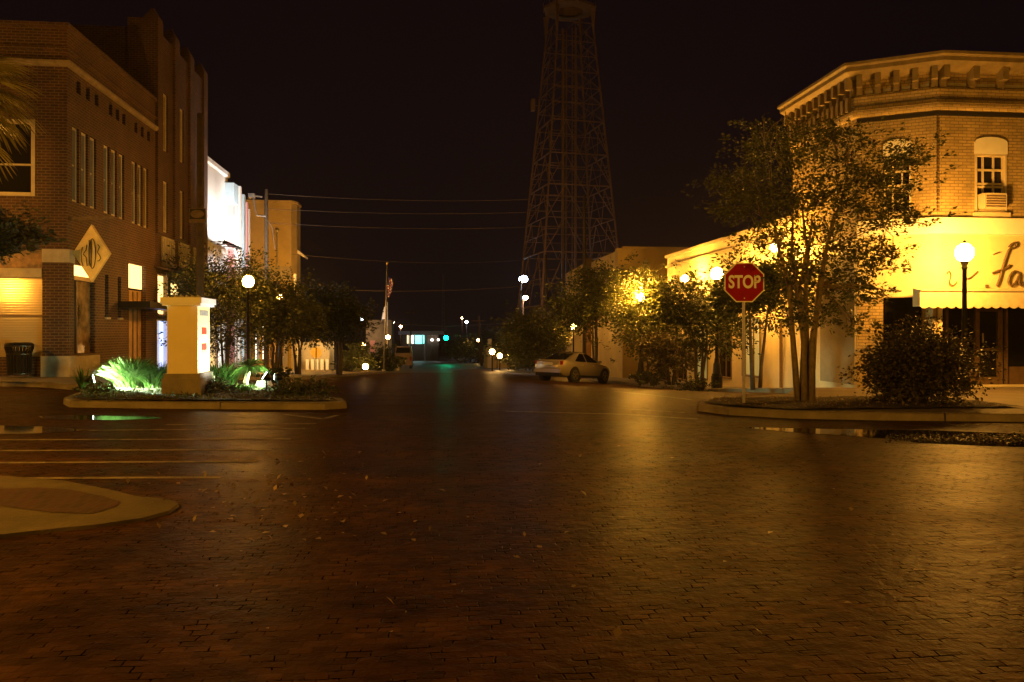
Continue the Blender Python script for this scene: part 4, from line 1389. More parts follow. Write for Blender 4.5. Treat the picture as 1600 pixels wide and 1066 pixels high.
p3, p3top = upole('shorter dark pole beside the lattice tower legs', 853, 398, 84, .15, mtl='woodpole', cross=False)
p4, p4top = upole('pale topped pole leaning by the far globe lamps', 753, 493, 95, .14, lean=-.4)
p5, p5top = upole('thin far pole with crossarm over the petrol station', 642, 483, 130, .13)
pk, pktop = upole('thick dark pole carrying the small oval sign', 313, 178, 23.5, .115, mtl='woodpole', cross=False)
# oval sign on the thick pole
D_ = 23.3
q = P(311.5, 338, D_)
os_ = thing('oval_sign', 'small black and cream oval sign fixed to the thick dark pole', 'sign', (q.x, q.y - .1, q.z))
w_, h_ = 26 / FPX * D_ / 2, 22 / FPX * D_ / 2
cdir = Vector((CA, -SA, 0)); up_ = Vector((0, 0, 1)); bk = Vector((SA, CA, 0))
o3 = Vector((q.x, q.y, q.z)) - bk * .15


def sp(u, v, d=0): return o3 + cdir * u + up_ * v - bk * d


m = MB(); m.plate([sp(-w_, -h_), sp(w_, -h_), sp(w_, h_), sp(-w_, h_)], bk, .03); m.build('board', M['wood'], os_)
m = MB(); m.plate([sp(-w_ * .92, -h_ * .52, .003), sp(w_ * .92, -h_ * .52, .003), sp(w_ * .92, h_ * .92, .003), sp(-w_ * .92, h_ * .92, .003)], -bk, .004); m.build('black_field', M['black'], os_)
m = MB(); m.plate([sp(math.cos(a) * w_ * .82, math.sin(a) * h_ * .56 + h_ * .2, .009) for a in np.linspace(0, 2 * math.pi, 24, endpoint=False)], -bk, .004)
m.build('oval', M['wood'], os_)

cables = [((pltop + Vector((0, 0, -.25))), prtop + Vector((0, 0, -.1)), .35), (pltop + Vector((0, 0, -1.1)), prtop + Vector((0, 0, -1.0)), .3), (pltop + Vector((0, 0, -1.9)), prtop + Vector((0, 0, -2.0)), .35),
          (P(455, 449, 52), P(912, 437, 58), .5), (P(455, 397, 53), P(853, 402, 84), .6)]
cl = ['top cable between the arm lamp pole and the tower side pole', 'second cable below the top one across the street', 'third cable across the street between the two poles', 'bright low cable crossing the street at tree top height', 'faint cable from the tan block to the tower']
for (a, b, sag), lb in zip(cables, cl):
    m = MB()
    pts = [a.lerp(b, t) - Vector((0, 0, sag * 4 * t * (1 - t))) for t in np.linspace(0, 1, 25)]
    m.tube([p - a for p in pts], .013, 5); tag(m.build('overhead_cable', M['steel'], loc=a, local=True) if False else m.build('overhead_cable', M['cable']), lb, 'cable', 'overhead cables across the street').location = a
for k, (a, b) in enumerate([(P(753, 512, 95), P(817, 500, 78)), (P(700, 519, 118), P(753, 513, 95)), (P(760, 516, 94), P(880, 497, 60)), (P(640, 500, 130), P(753, 470 + 43, 95))]):
    m = MB(); pts = [a.lerp(b, t) - Vector((0, 0, .8 * 4 * t * (1 - t))) for t in np.linspace(0, 1, 17)]
    m.tube([p - a for p in pts], .022, 5); o_ = m.build('overhead_cable', M['cable']); o_.location = a
    tag(o_, ['low far cable running to the pinkish lamp pole', 'far cable holding up toward the green signal', 'drooping cable from leaning pole into the trees', 'long faint far cable over the road'][k], 'cable', 'far cables')

# green traffic signal
DS = 112
q = P(697, 528, DS)
ts = thing('traffic_signal', 'green traffic signal hanging over the far road', 'traffic light', q)
m = MB(); m.box(q.x - .2, q.x + .2, q.y + .02, q.y + .3, q.z - .25, q.z + .95); m.build('housing', M['black'], ts)
for k, (mm) in enumerate(('sig_green', 'dark', 'dark')):
    m = MB(); zc_ = q.z + k * .35; m.tube([(q.x, q.y + .02, zc_), (q.x, q.y - .06, zc_)], .31 if k == 0 else .14, 14); m.build('lens', M[mm], ts)
m = MB(); m.tube([(q.x, q.y + .15, q.z + .95), (q.x, q.y + .15, q.z + 1.6)], .03, 6); m.tube([(-9, q.y + .15, q.z + 2.1), (q.x, q.y + .15, q.z + 1.6), (12, q.y + .15, q.z + 2.1)], .03, 6); m.build('span_wire', M['steel'], ts)
lamp('signal_light', 'SPOT', None, (q.x, q.y - .3, q.z), 260, (0, .9, .45), .15, (1.5, 60, -1.4), 50, 1)

# flagpole with a hanging striped flag
DF = 51
x, y = W2(599.5, DF); z0 = ZG(x, y) + .13; xt = W2(605, DF)
fp = thing('flagpole', 'slim white flagpole at the far kerb corner', 'flagpole', (x, y, z0))
zt_ = PZ(413, DF)
m = MB(); m.tube([(x, y, z0), (xt[0], xt[1], zt_)], [.05, .03], 8); m.build('pole', M['steel'], fp, smooth=True)
m = MB(); m.sphere((xt[0], xt[1], zt_ + .06), .07, 10, 8); m.build('finial', M['signyellow'], fp, smooth=True)
m = MB(); m.lathe([(.12, 0), (.12, .1), (.06, .14)], (x, y, z0), 10); m.build('base', M['steel'], fp)
m = MB()
za, zb_ = PZ(432, DF), PZ(463, DF)
fx_ = xt[0] - .02
rows = 26; cols = 7
gr = [[(fx_ + .03 + (.07 + .30 * (1 - abs(i / rows - .3) * 1.25)) * j / cols + .03 * math.sin(i * .4 + j), xt[1] + .07 * math.sin(j * 1.9 + i * .13), za + (zb_ - za) * (i / rows) - .16 * j / cols * 1.0) for j in range(cols + 1)] for i in range(rows + 1)]
for i in range(rows):
    for j in range(cols):
        mi_ = 2 if (i < 11 and j < 3) else ((i // 2 + j // 2) % 2)
        m.add([gr[i][j], gr[i + 1][j], gr[i + 1][j + 1], gr[i][j + 1]], [(0, 1, 2, 3)], mi_)
tag(m.build('flag', [M['flagred'], M['white'], M['flagblue']], smooth=True, loc=(fx_, xt[1], za)), 'striped red white and blue flag hanging limp from flagpole', 'flag')
lamp('flag_uplight', 'SPOT', None, (x + .8, y - 2.0, z0 + .2), 260, (1, .85, .75), .1, (xt[0], xt[1], zt_ - 1), 40, .8)
m = MB(); q = P(598, 502, 70); m.plate([(q.x - .12, q.y, q.z), (q.x + .18, q.y, q.z + .2), (q.x + .36, q.y, PZ(478, 70)), (q.x + .12, q.y, PZ(480, 70))], (0, 1, 0), .03)
fl2 = thing('banner_pole', 'far pole with a narrow white banner behind flagpole', 'banner', (q.x + .4, q.y, ZG(q.x, q.y)))
m.build('banner', M['white'], fl2)
m = MB(); m.tube([(q.x + .4, q.y, ZG(q.x, q.y)), (q.x + .4, q.y, PZ(472, 70))], .05, 6); m.build('pole', M['steel'], fl2)
lamp('banner_light', 'SPOT', None, (q.x + .2, q.y - 3, q.z - 1.5), 300, (1, .9, .85), .1, (q.x + .2, q.y, q.z + .7), 40, .8)

# antenna mast far away
q = P(692, 512, 320); m = MB(); zb0 = ZG(q.x, q.y); zt0 = PZ(430, 320)
for i in range(3):
    a = i * 2.094
    m.beam((math.cos(a) * .9, math.sin(a) * .9, 0), (math.cos(a) * .35, math.sin(a) * .35, zt0 - zb0), .16)
for z in np.arange(1, zt0 - zb0, 1.6):
    for i in range(3):
        a, b = i * 2.094, (i + 1) * 2.094
        f = .9 - .55 * z / (zt0 - zb0)
        m.beam((math.cos(a) * f, math.sin(a) * f, z), (math.cos(b) * f, math.sin(b) * f, z + 1.4), .08)
o_ = m.build('radio_mast', M['steel']); o_.location = (q.x, q.y, zb0); tag(o_, 'thin far radio mast above the green signal', 'mast')

# ================================================================== STOP SIGN (near) and far one
def octagon(c, r, xd, zd): return [Vector(c) + Vector(xd) * r * math.cos(math.pi / 8 + k * math.pi / 4) + Vector(zd) * r * math.sin(math.pi / 8 + k * math.pi / 4) for k in range(8)]


DSS = 15.2
sx, sy = W2(1163, DSS)
zs0 = ZG(sx, sy) + .15
cs = Vector((sx, sy, PZ(441.5, DSS)))
st = thing('stop_sign', 'red octagonal STOP sign on a thin steel post at kerb corner', 'road sign', (sx, sy, zs0))
face = Vector((-SA * 1.0, -CA, 0))  # towards the viewer's approach lane
face = Vector((math.sin(math.radians(-8)), -math.cos(math.radians(-8)), 0)); xd = Vector((-face.y, face.x, 0)); ud_ = Vector((0, 0, 1))
m = MB(); m.plate(octagon(cs, .405, xd, ud_), -face, .004); m.build('border', M['signwhite'], st)
m = MB(); m.plate(octagon(cs + face * .002, .382, xd, ud_), face, .003); m.build('red_face', M['red'], st)
text_part('lettering', 'STOP', .335, frame_matrix(cs + face * .008, xd, ud_), M['signwhite'], st, .002, .010, .75)
m = MB()
pb = cs - face * .03
m.tube([Vector((sx - .01, sy, zs0 - .1)), Vector((pb.x - .005, pb.y, cs.z - .2)), Vector((pb.x, pb.y, cs.z + .3))], .028, 6); m.build('post', M['steel'], st)
m = MB()
for dz in (.3, -.3): m.tube([cs + ud_ * dz + face * .004, cs + ud_ * dz + face * .012], .012, 8)
m.build('bolt', M['steel'], st)

D2 = 55
q = P(494, 551, D2); zq = ZG(q.x, q.y)
s2 = thing('far_stop_sign', 'back of a far octagonal sign with street name blades on top', 'road sign', (q.x, q.y, zq))
m = MB(); m.plate(octagon(q, .40, (1, 0, 0), (0, 0, 1)), (0, 1, 0), .01); m.build('sign_back', M['signyellow'], s2)
m = MB(); m.tube([(q.x, q.y - .03, zq), (q.x, q.y - .03, PZ(532, D2))], .03, 6); m.build('post', M['woodpole'], s2)
m = MB(); m.box(q.x - .36, q.x + .36, q.y - .045, q.y - .015, PZ(534, D2), PZ(530, D2)); m.build('name_blade', M['signyellow'], s2)

# ================================================================== WHITE MONUMENT
XM = -5.15
gx0, gx1 = W2(262, 17)[0], W2(308, 17)[0]
YM = W2(285, 17)[1]
zM = ZG(gx0, YM) + .15
mn = thing('welcome_monument', 'white rectangular monument pillar with printed panel on concrete plinth', 'monument', ((gx0 + gx1) / 2, YM + .5, zM))
dM = .95
zp0, zp1, zp2 = PZ(584, 17), PZ(478, 17), PZ(465, 17)
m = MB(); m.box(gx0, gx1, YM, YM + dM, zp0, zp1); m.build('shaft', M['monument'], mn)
m = MB(); m.box(gx0 - .09, gx1 + .09, YM - .09, YM + dM + .09, zM - .2, zp0 - .10); m.box(gx0 - .06, gx1 + .06, YM - .06, YM + dM + .06, zp0 - .10, zp0); m.build('plinth', M['kerb'], mn)
m = MB(); m.box(gx0 - .08, gx1 + .08, YM - .08, YM + dM + .08, zp1, zp1 + .05); m.box(gx0 - .11, gx1 + .11, YM - .11, YM + dM + .11, zp1 + .05, zp2); m.build('cap', M['white'], mn)
xp = gx1 + .004
pan = []


def prt(name, y0, y1, z0, z1, mm, k=0):
    m = MB(); m.box(gx1 + .002 + k * .003, gx1 + .006 + k * .003, YM + dM * y0, YM + dM * y1, zp0 + (zp1 - zp0) * z0, zp0 + (zp1 - zp0) * z1); return m.build(name, M[mm], mn)


prt('header_print', .18, .85, .86, .94, 'greyprint')
prt('red_square', .32, .72, .58, .68, 'orange_sq'); prt('red_square', .32, .72, .34, .44, 'orange_sq'); prt('lilac_mark', .50, .62, .47, .57, 'lilac')
pan = prt('orange_strip', .32, .74, .28, .33, 'signyellow')
for k in range(4): prt('text_line', .30, .76, .23 - k * .035, .245 - k * .035, 'greyprint')
m = MB()
for k in range(5):
    u = gx0 + .08 + k * (gx1 - gx0 - .16) / 4
    m.tube([(u, YM + .3, zp2), (u + .03, YM + .3, zp2 + .05)], .05, 6)
m.build('cap_finial', M['stone'], mn)

# floodlights in the bed
def flood(label, px, py, target, energy, ang, col, up=.12, D=None):
    q = G(px, py); z = q.z + .17
    t = thing('garden_floodlight', label, 'floodlight', (q.x, q.y, z), group='floodlights in the planting bed')
    d = (Vector(target) - Vector((q.x, q.y, z + up))).normalized()
    c = Vector((q.x, q.y, z + up))
    m = MB(); m.tube([(q.x, q.y, z - .05), c], .02, 6); m.build('stake', M['black'], t)
    m = MB(); m.tube([c - d * .12, c - d * .02, c + d * .04], [.05, .09, .1], 10); m.build('housing', M['black'], t, smooth=True)
    m = MB(); m.tube([c + d * .041, c + d * .05], .09, 12); m.build('lens', M['flood_white'], t)
    lamp('garden_light', 'SPOT', None, c + d * .08, energy, col, .06, target, ang, .7)
    return t


gg = G(200, 622)
flood('small floodlight glaring at the base of the big grass clump', 143, 620, (gg.x - .1, gg.y + .5, .6), 4200, 130, (.70, 1.0, .55), .22)
pm_ = G(384, 620)
flood('small floodlight aimed up at the printed monument panel', 416, 624, (gx1, YM + .5, 1.35), 330, 80, (.95, 1, .92), .34)
flood('small floodlight lighting the little palm by the monument', 434, 621, (pm_.x, pm_.y + .2, .45), 900, 100, (.70, 1.0, .55), .3)


# ================================================================== PLANTS
def blades(n, base, spread, h, rng, w=.012, droop=.6, segs=4, out=.5, fan=None):
    qs = []
    for _ in range(n):
        a = rng.uniform(0, 2 * math.pi); r = spread * math.sqrt(rng.uniform(0, 1))
        p = np.array([base[0] + r * math.cos(a), base[1] + r * math.sin(a), base[2]])
        a2 = a + rng.normal() * .4
        tl = rng.uniform(0, 1) ** .8
        H = h * rng.uniform(.75, 1.1); o = out * H * (.12 + 1.35 * tl); H *= 1 - .42 * tl
        d = np.array([math.cos(a2), math.sin(a2), 0]); s = np.array([-d[1], d[0], 0])
        pts = []
        for k in range(segs + 1):
            t = k / segs
            pts.append(p + d * o * (t ** 1.6) + np.array([0, 0, H * (t - droop * .5 * t ** 3)]))
        for k in range(segs):
            w0, w1 = w * (1 - (k / segs) ** 2), w * (1 - ((k + 1) / segs) ** 2)
            qs.append([pts[k] - s * w0, pts[k] + s * w0, pts[k + 1] + s * w1, pts[k + 1] - s * w1])
    return np.array(qs)


def grass(label, base, n, spread, h, seed, name='grass_clump', mtl='grass', **kw):
    rng = np.random.default_rng(seed)
    o = quads_mesh(name, blades(n, base, spread, h, rng, **kw), M[mtl], loc=base)
    return tag(o, label, 'plant')


def gz(px, py, lift=.15):
    q = G(px, py); return (q.x, q.y, q.z + lift)


grass('large floodlit green grass clump before the white monument', gz(205, 616), 1300, .30, 1.2, 1, w=.012, out=.85, droop=.75)
grass('darker grass clump pressed against the monument plinth', gz(240, 616), 500, .25, .9, 2, w=.011, out=.75)
grass('small spiky yucca at the end of the planting bed', gz(130, 619), 46, .08, .62, 3, w=.022, droop=.1, out=.45, name='yucca')
grass('green grass clump behind the little palm', gz(345, 612), 520, .3, .95, 4, w=.011, out=.85)
grass('low tuft of green grass under the palm trunk', gz(378, 622), 160, .22, .28, 5, out=.9)

# little palm
def fan_frond(rng, c, dirv, ln, nleaf, spread, w, droop=.35):
    d = np.array(dirv, float); d /= np.linalg.norm(d)
    s = np.cross(d, [0, 0, 1]); s /= np.linalg.norm(s) + 1e-9
    nrm = np.cross(s, d)
    qs = []
    for k in range(nleaf):
        a = (k / (nleaf - 1) - .5) * spread
        dd = d * math.cos(a) + s * math.sin(a)
        L = ln * (1 - .25 * abs(a) / (spread / 2)) * rng.uniform(.9, 1.08)
        side = np.cross(dd, nrm); pts = []
        for q in range(5):
            t = q / 4
            pts.append(np.array(c) + dd * L * t + nrm * .06 * L * math.sin(k * 2.1) * t + np.array([0, 0, -droop * L * t ** 2.4]))
        for q in range(4):
            w0, w1 = w * (.4 + 1.2 * (q / 4) * (1 - q / 4) * 2) * (1 if q else .6), w * (.4 + 1.2 * ((q + 1) / 4) * (1 - (q + 1) / 4) * 2)
            if q == 3: w1 = .001
            qs.append([pts[q] - side * w0, pts[q] + side * w0, pts[q + 1] + side * w1, pts[q + 1] - side * w1])
    return qs


rng = np.random.default_rng(11)
b = gz(386, 620)
pt = thing('small_palm', 'little floodlit palm with pale trunk beside the white monument', 'palm', b)
m = MB(); tp = Vector((b[0] + .06, b[1], b[2] + .55)); m.tube([b, Vector(b) + Vector((-.03, 0, .2)), tp], [.075, .055, .05], 8); m.build('trunk', M['bark'], pt, smooth=True)
Q = []
for k in range(15):
    a = k * 2.4; e = rng.uniform(-.15, .9)
    Q += fan_frond(rng, tp, (math.cos(a) * math.cos(e), math.sin(a) * math.cos(e), math.sin(e)), rng.uniform(.35, .6), 14, 1.6, .012)
quads_mesh('frond', np.array(Q), M['grass'], pt)
m = MB()
c = Vector(gz(412, 616)); rg = np.random.default_rng(4)
m.lathe([(.001, -.05), (.20, -.02), (.22, .08), (.15, .17), (.001, .19)], (0, 0, 0), 9)
m.v = [(v[0] * (1 + .25 * rg.normal() * .5), v[1] * .8 * (1 + .1 * rg.normal()), v[2] * (1 + .15 * rg.normal())) for v in m.v]
o_ = m.build('pale_boulder', M['white']); o_.location = c; tag(o_, 'pale boulder lit dazzling white in the planting bed', 'rock')

# tall palm whose fronds hang into the picture
b = (W2(-60, 17.0)[0], W2(-60, 17.0)[1], ZG(-12, 19) + .0)
pb_ = thing('tall_palm', 'tall palm with drooping fan fronds before the brick corner building', 'palm', b)
tp = Vector((b[0] + .1, b[1], PZ(150, 17)))
m = MB(); m.tube([b, (b[0] + .05, b[1], 3), tp], [.2, .16, .17], 10); m.build('trunk', M['bark_dark'], pb_, smooth=True)
for k in range(18):
    a = k * 2.4 + .3; e = rng.uniform(-.5, .9)
    d = np.array([math.cos(a) * math.cos(e), math.sin(a) * math.cos(e), math.sin(e)])
    c = np.array(tp) + d * rng.uniform(.35, .6)
    Qk = fan_frond(rng, c, d + np.array([0, 0, -.1]), rng.uniform(.8, 1.1), 30, 2.6, .018, .45)
    f_ = quads_mesh('frond', np.array(Qk), M['palm'], pb_)
    mb = MB(); mb.tube([tp, c], .02, 5); mb.build('stalk', M['palm'], f_)
# explicit fronds seen at the edge
for (px, py, ln, dv) in [(6, 125, 1.1, (.9, -.3, .12)), (4, 160, 1.05, (.75, -.3, -.35)), (-4, 100, 1.1, (.95, -.1, .3)), (-14, 215, .9, (.6, -.3, -.8)), (6, 142, 1.0, (.8, -.5, -.1)), (0, 180, .95, (.65, -.45, -.6))]:
    c = P(px - 18, py, 16.9)
    f_ = quads_mesh('frond', np.array(fan_frond(rng, np.array(c), dv, ln, 38, 2.8, .022, .32)), M['palm'], pb_)
    mb = MB(); mb.tube([tp, (tp + c) / 2 + Vector((0, 0, .15)), c], .02, 5); mb.build('stalk', M['palm'], f_)


def gtree(label, px, py, D, w, h, base_px, seed, leaves=2600, leaf=.13, stems=None, mleaf='leaf_dark', mbark='bark_dark', n=16, group='small street trees', extra=(), **kw):
    bx, by = W2(base_px, D); bz = ZG(bx, by) + .13
    cl_ = ell_clusters(px, py, D, w * 1.12, h * 1.12, n, seed, rc=.38)
    for ex, ey, eD, er in extra:
        e_ = P(ex, ey, eD); cl_.append((e_.x, e_.y, e_.z, er))
    return tree(label, (bx, by, bz), cl_, int(leaves * 3.6), leaf * .92, stems or [(.15, .1), (-.2, .05), (.05, -.2)], seed, mleaf, mbark, group=group, **kw)


# the tall multi stemmed tree by the stop sign
DT1 = 15.6
bx, by = W2(1258, DT1)
cls = []
rg = np.random.default_rng(3)
key = [(1275, 225, 52), (1215, 245, 52), (1330, 235, 52), (1165, 282, 46), (1135, 278, 34), (1240, 300, 60), (1310, 300, 60), (1370, 265, 46), (1410, 240, 34), (1432, 246, 22), (1180, 335, 46), (1150, 325, 34),
       (1235, 355, 56), (1300, 365, 56), (1360, 330, 44), (1400, 345, 36), (1430, 338, 22), (1350, 400, 44), (1385, 380, 30), (1200, 395, 40), (1250, 420, 46), (1310, 440, 44), (1345, 455, 34), (1370, 420, 26), (1225, 465, 34), (1285, 490, 34),
       (1195, 210, 34), (1250, 205, 30), (1300, 205, 30), (1395, 300, 30), (1170, 370, 32), (1425, 290, 18), (1380, 455, 20), (1330, 500, 26), (1250, 500, 26)]
for px, py, r in key:
    for q in range(2):
        d = DT1 + rg.normal() * .75 if not (px < 1240 and py > 345) else DT1 + 1.6 + abs(rg.normal()) * .5
        p = P(px + rg.normal() * 9, py + rg.normal() * 7, d)
        cls.append((p.x, p.y, p.z, r / FPX * DT1 * .72))
tree('tall multi stemmed street tree beside the red stop sign', (bx, by, ZG(bx, by) + .15), cls, 25000, .075, [(.10, .05), (.32, .05), (-.10, -.15), (-.28, .12), (.2, -.25), (.02, .3)], 5, 'leaf', 'bark', name='crape_myrtle', r0=.058, fork=.62, flat=.45)

gtree('dark street tree against the bright low wall, next to stop sign', 1195, 450, 23, 150, 112, 1182, 21, 2800, .13, [(-.25, 0), (.3, .1)], n=20)
gtree('dark spreading tree between stop sign and the blazing lamp', 1108, 485, 27, 130, 120, 1095, 22, 2800, .14)
gtree('broad tree around the blazing globe lamp', 1003, 492, 37.3, 120, 110, 1010, 23, 4600, .16, mleaf='leaf', extra=[(px_, py_, d_, .62) for d_ in (36.7, 38.0) for px_, py_ in ((976, 452), (988, 478), (1003, 492), (1020, 476), (1030, 452), (1012, 440), (990, 440), (965, 480), (1040, 490), (980, 505), (1022, 510))])
gtree('bushy low tree beside the white building doorway', 1050, 540, 33, 80, 76, 1050, 24, 1700, .15, mleaf='leaf_brown')
gtree('dark tree over the silver parked car', 930, 470, 46, 105, 110, 930, 25, 3200, .2)
gtree('green tree behind the rear of the silver car', 845, 530, 56, 85, 95, 848, 26, 2600, .22, mleaf='leaf')
gtree('dark tree next to the far globe lamps', 808, 545, 70, 60, 70, 806, 27, 1600, .25)
gtree('bare topped dark tree between the white monument and theatre', 345, 475, 31.5, 132, 165, 352, 31, 6000, .13, n=34)
gtree('small tree lit by the globe lamp, before the tan block', 435, 486, 34.5, 102, 100, 432, 32, 4200, .14, mleaf='leaf')
gtree('dark rounded tree nearest the far stop sign', 520, 493, 40, 100, 82, 530, 33, 4200, .16)
gtree('dark tree between the lit small tree and the rounded tree', 466, 497, 37, 66, 72, 466, 34, 2000, .15)
gtree('small green tree by the yellow far globe lamp', 560, 560, 60, 46, 46, 562, 35, 1200, .2, mleaf='leaf')
gtree('dark tree mass behind the flagpole foot', 598, 563, 62, 44, 48, 596, 36, 1400, .22)
gtree('hazy dark tree beside the green signal', 735, 548, 120, 70, 40, 735, 37, 1200, .35)
gtree('far dark tree behind the leaning pole', 775, 535, 100, 60, 50, 778, 38, 1200, .3)
gtree('dark foliage hanging at the shutter side over brick wall', -12, 365, 19.0, 120, 80, -70, 39, 1800, .12, n=10)


def shrub(label, px, py, D, w, h, seed, leaves, leaf, mleaf, base_py, name='shrub', n=22, flat=.8, ext=()):
    bx, by = W2(px, D); bz = ZG(bx, by) + .15
    cl_ = ell_clusters(px, py, D, w, h, n, seed, rc=.36)
    for a_, b_ in ext:
        e_ = P(a_, b_, D + random.uniform(-.5, .5)); cl_.append((e_.x, e_.y, e_.z, .17))
    return tree(label, (bx, by, bz), cl_, int(leaves * 1.5), leaf * .9, [(.1, .1), (-.15, 0), (.1, -.15), (0, .2)], seed, mleaf, 'bark_dark', name=name, cat='bush', group=None, r0=.03, flat=flat, wd=.34, spread=.5)


shrub('large round dark bush before the awning shopfront', 1438, 568, 15.3, 158, 112, 51, 13000, .07, 'leaf_brown', 632, n=46, ext=[(a_, b_) for b_ in (596, 612, 624) for a_ in range(1372, 1515, 18)])
shrub('low clipped hedge behind the kerb beside the white building', 1085, 603, 26, 70, 18, 52, 900, .09, 'leaf_dark', 610, n=10)
shrub('second low hedge further down by the white building', 1020, 592, 32, 60, 14, 53, 800, .1, 'leaf_dark', 600, n=10)
shrub('low spreading juniper at the tip of the planting bed', 478, 614, 17.6, 100, 22, 54, 2600, .07, 'juniper', 622, n=22)
shrub('low juniper between monument plinth and little palm', 340, 610, 17.6, 70, 26, 55, 1600, .07, 'juniper', 622, n=16)
shrub('dark low planting at the shutter end of the bed', 160, 617, 17.4, 70, 16, 56, 1600, .07, 'juniper', 622, n=14)
shrub('green low bush behind the juniper tip', 430, 588, 23, 50, 22, 57, 900, .09, 'leaf', 600, n=10)
shrub('round far bush under the dark rounded tree', 540, 573, 48, 40, 24, 58, 800, .15, 'leaf', 584, n=8)

# loose stuff: dry leaves in the gutter and on the paving
rg = np.random.default_rng(9)
C = []
for _ in range(1100):
    px, py = rg.uniform(1385, 1640), 686 + rg.normal() * 3.2
    q = G(px, py); C.append((q.x, q.y, q.z + .008))
o_ = quads_mesh('gutter_litter', leaf_arrays(np.array(C), .05, .3, rg, up=3), M['leaf_brown']); tag(o_, 'dark wet leaves lying along the gutter', 'leaf litter', kind='stuff')
C = []
for _ in range(170):
    px, py = 420 + rg.normal() * 110, 775 + rg.normal() * 30
    q = G(px, min(900, max(700, py))); C.append((q.x, q.y, q.z + .006))
for _ in range(60):
    q = G(rg.uniform(300, 1500), rg.uniform(690, 1000)); C.append((q.x, q.y, q.z + .006))
o_ = quads_mesh('fallen_leaves', leaf_arrays(np.array(C), .06, .32, rg, up=4), M['dryleaf']); tag(o_, 'scattered dry leaves on the brick road', 'leaf litter', kind='stuff')
C = []
for _ in range(2600):
    y = rg.uniform(16.25, 20); xa_, xb_ = xa_left(y) + .25, xb_left(y) - .25
    x = rg.uniform(max(xa_, -9), xb_)
    C.append((x, y, ZG(x, y) + .165))
o_ = quads_mesh('ground_cover', leaf_arrays(np.array(C), .10, .16, rg, up=-.4), M['juniper']); tag(o_, 'low dark ground cover in the planting bed', 'ground cover', kind='stuff')
C = []
for _ in range(900):
    y = rg.uniform(13.4, 15.9); x = rg.uniform(xl_right(y) + .25, 10.4)
    C.append((x, y, ZG(x, y) + .17))
o_ = quads_mesh('bark_chips', leaf_arrays(np.array(C), .05, .3, rg, up=2), M['dryleaf']); tag(o_, 'bark chips and dry leaves in the corner bed', 'bark chips', kind='stuff')

# trash can
q = P(30, 594, 22.0); z0 = ZG(q.x, q.y) + .13
tr = thing('litter_bin', 'round black slatted litter bin before the roller shutter', 'bin', (q.x, q.y, z0))
m = MB()
for k in range(24):
    a = k * 2 * math.pi / 24
    c, s = math.cos(a), math.sin(a)
    m.tube([(q.x + .27 * c, q.y + .27 * s, z0 + .05), (q.x + .29 * c, q.y + .29 * s, z0 + .62), (q.x + .34 * c, q.y + .34 * s, z0 + .82)], .018, 4)
for z, r in ((.06, .27), (.6, .29), (.82, .34)): m.lathe([(r - .015, z), (r + .02, z), (r + .02, z + .04), (r - .015, z + .04), (r - .015, z)], (q.x, q.y, z0), 20)
m.build('slats', M['black'], tr)
m = MB(); m.lathe([(.001, .05), (.24, .05), (.26, .7), (.25, .7), (.22, .1)], (q.x, q.y, z0), 18); m.build('liner', M['dark'], tr)
m = MB(); m.lathe([(.33, .86), (.36, .88), (.30, .93), (.16, .95)], (q.x, q.y, z0), 20); m.build('lid_ring', M['black'], tr)

# ================================================================== SILVER CAR
DC = 39.6
cx, cy = W2(897, DC)
rz = math.pi / 2 - (YAW + math.radians(37))
zc0 = ZG(cx, cy)
fz = Vector((math.cos(rz), math.sin(rz)))
pit = math.atan2(ZG(cx - fz.x * 1.35, cy - fz.y * 1.35) - ZG(cx + fz.x * 1.35, cy + fz.y * 1.35), 2.7)
car = thing('parked_car', 'silver saloon car parked nose in at the kerb under trees', 'car', (cx, cy, zc0 + .01), rz, tilt=(0, pit))
st_ = [(-2.36, .60, .46, .93), (-2.28, .76, .34, .98), (-2.0, .86, .24, 1.03), (-1.5, .90, .22, 1.02), (-.6, .915, .20, .97), (.5, .915, .20, .95), (1.2, .90, .20, .92), (1.75, .86, .22, .86), (2.15, .76, .26, .76), (2.36, .58, .36, .64)]
m = MB(); vs = []
K = 12
for (x, hw, zb, zt) in st_:
    zm = zb + (zt - zb) * .55
    half = [(hw * .80, zb), (hw * .96, zb + .08), (hw, zm), (hw * .985, zb + (zt - zb) * .8), (hw * .90, zt - .02), (hw * .60, zt)]
    ring = [(x, y, z) for y, z in half] + [(x, -y, z) for y, z in reversed(half)]
    vs += ring
fs = [(i * K + k, (i + 1) * K + k, (i + 1) * K + (k + 1) % K, i * K + (k + 1) % K) for i in range(len(st_) - 1) for k in range(K)]
fs += [tuple(range(K)), tuple((len(st_) - 1) * K + k for k in range(K))[::-1]]
m.add(vs, fs)
m.build('body', M['car'], car, smooth=True, local=True)
cab = [(.92, -1.95, 1.25, .80), (1.10, -1.55, .85, .745), (1.30, -1.05, .32, .655), (1.41, -.75, -.02, .60), (1.455, -.5, -.25, .50)]


def cring(z, x0, x1, hw): return [(x0, -hw * .82, z), (x0 + .06, -hw * .97, z), (x0 + .3, -hw, z), (x1 - .3, -hw, z), (x1 - .06, -hw * .97, z), (x1, -hw * .82, z), (x1, hw * .82, z), (x1 - .06, hw * .97, z), (x1 - .3, hw, z), (x0 + .3, hw, z), (x0 + .06, hw * .97, z), (x0, hw * .82, z)]


m = MB(); vs = sum([cring(*c) for c in cab], [])
fs = [(i * 12 + k, i * 12 + (k + 1) % 12, (i + 1) * 12 + (k + 1) % 12, (i + 1) * 12 + k) for i in range(len(cab) - 1) for k in range(12)] + [tuple(48 + k for k in range(12))]
m.add(vs, fs); m.build('cabin', M['car'], car, smooth=True, local=True)


def at(z):
    a = [np.interp(z, [c[0] for c in cab], [c[k] for c in cab]) for k in (1, 2, 3)]
    return a


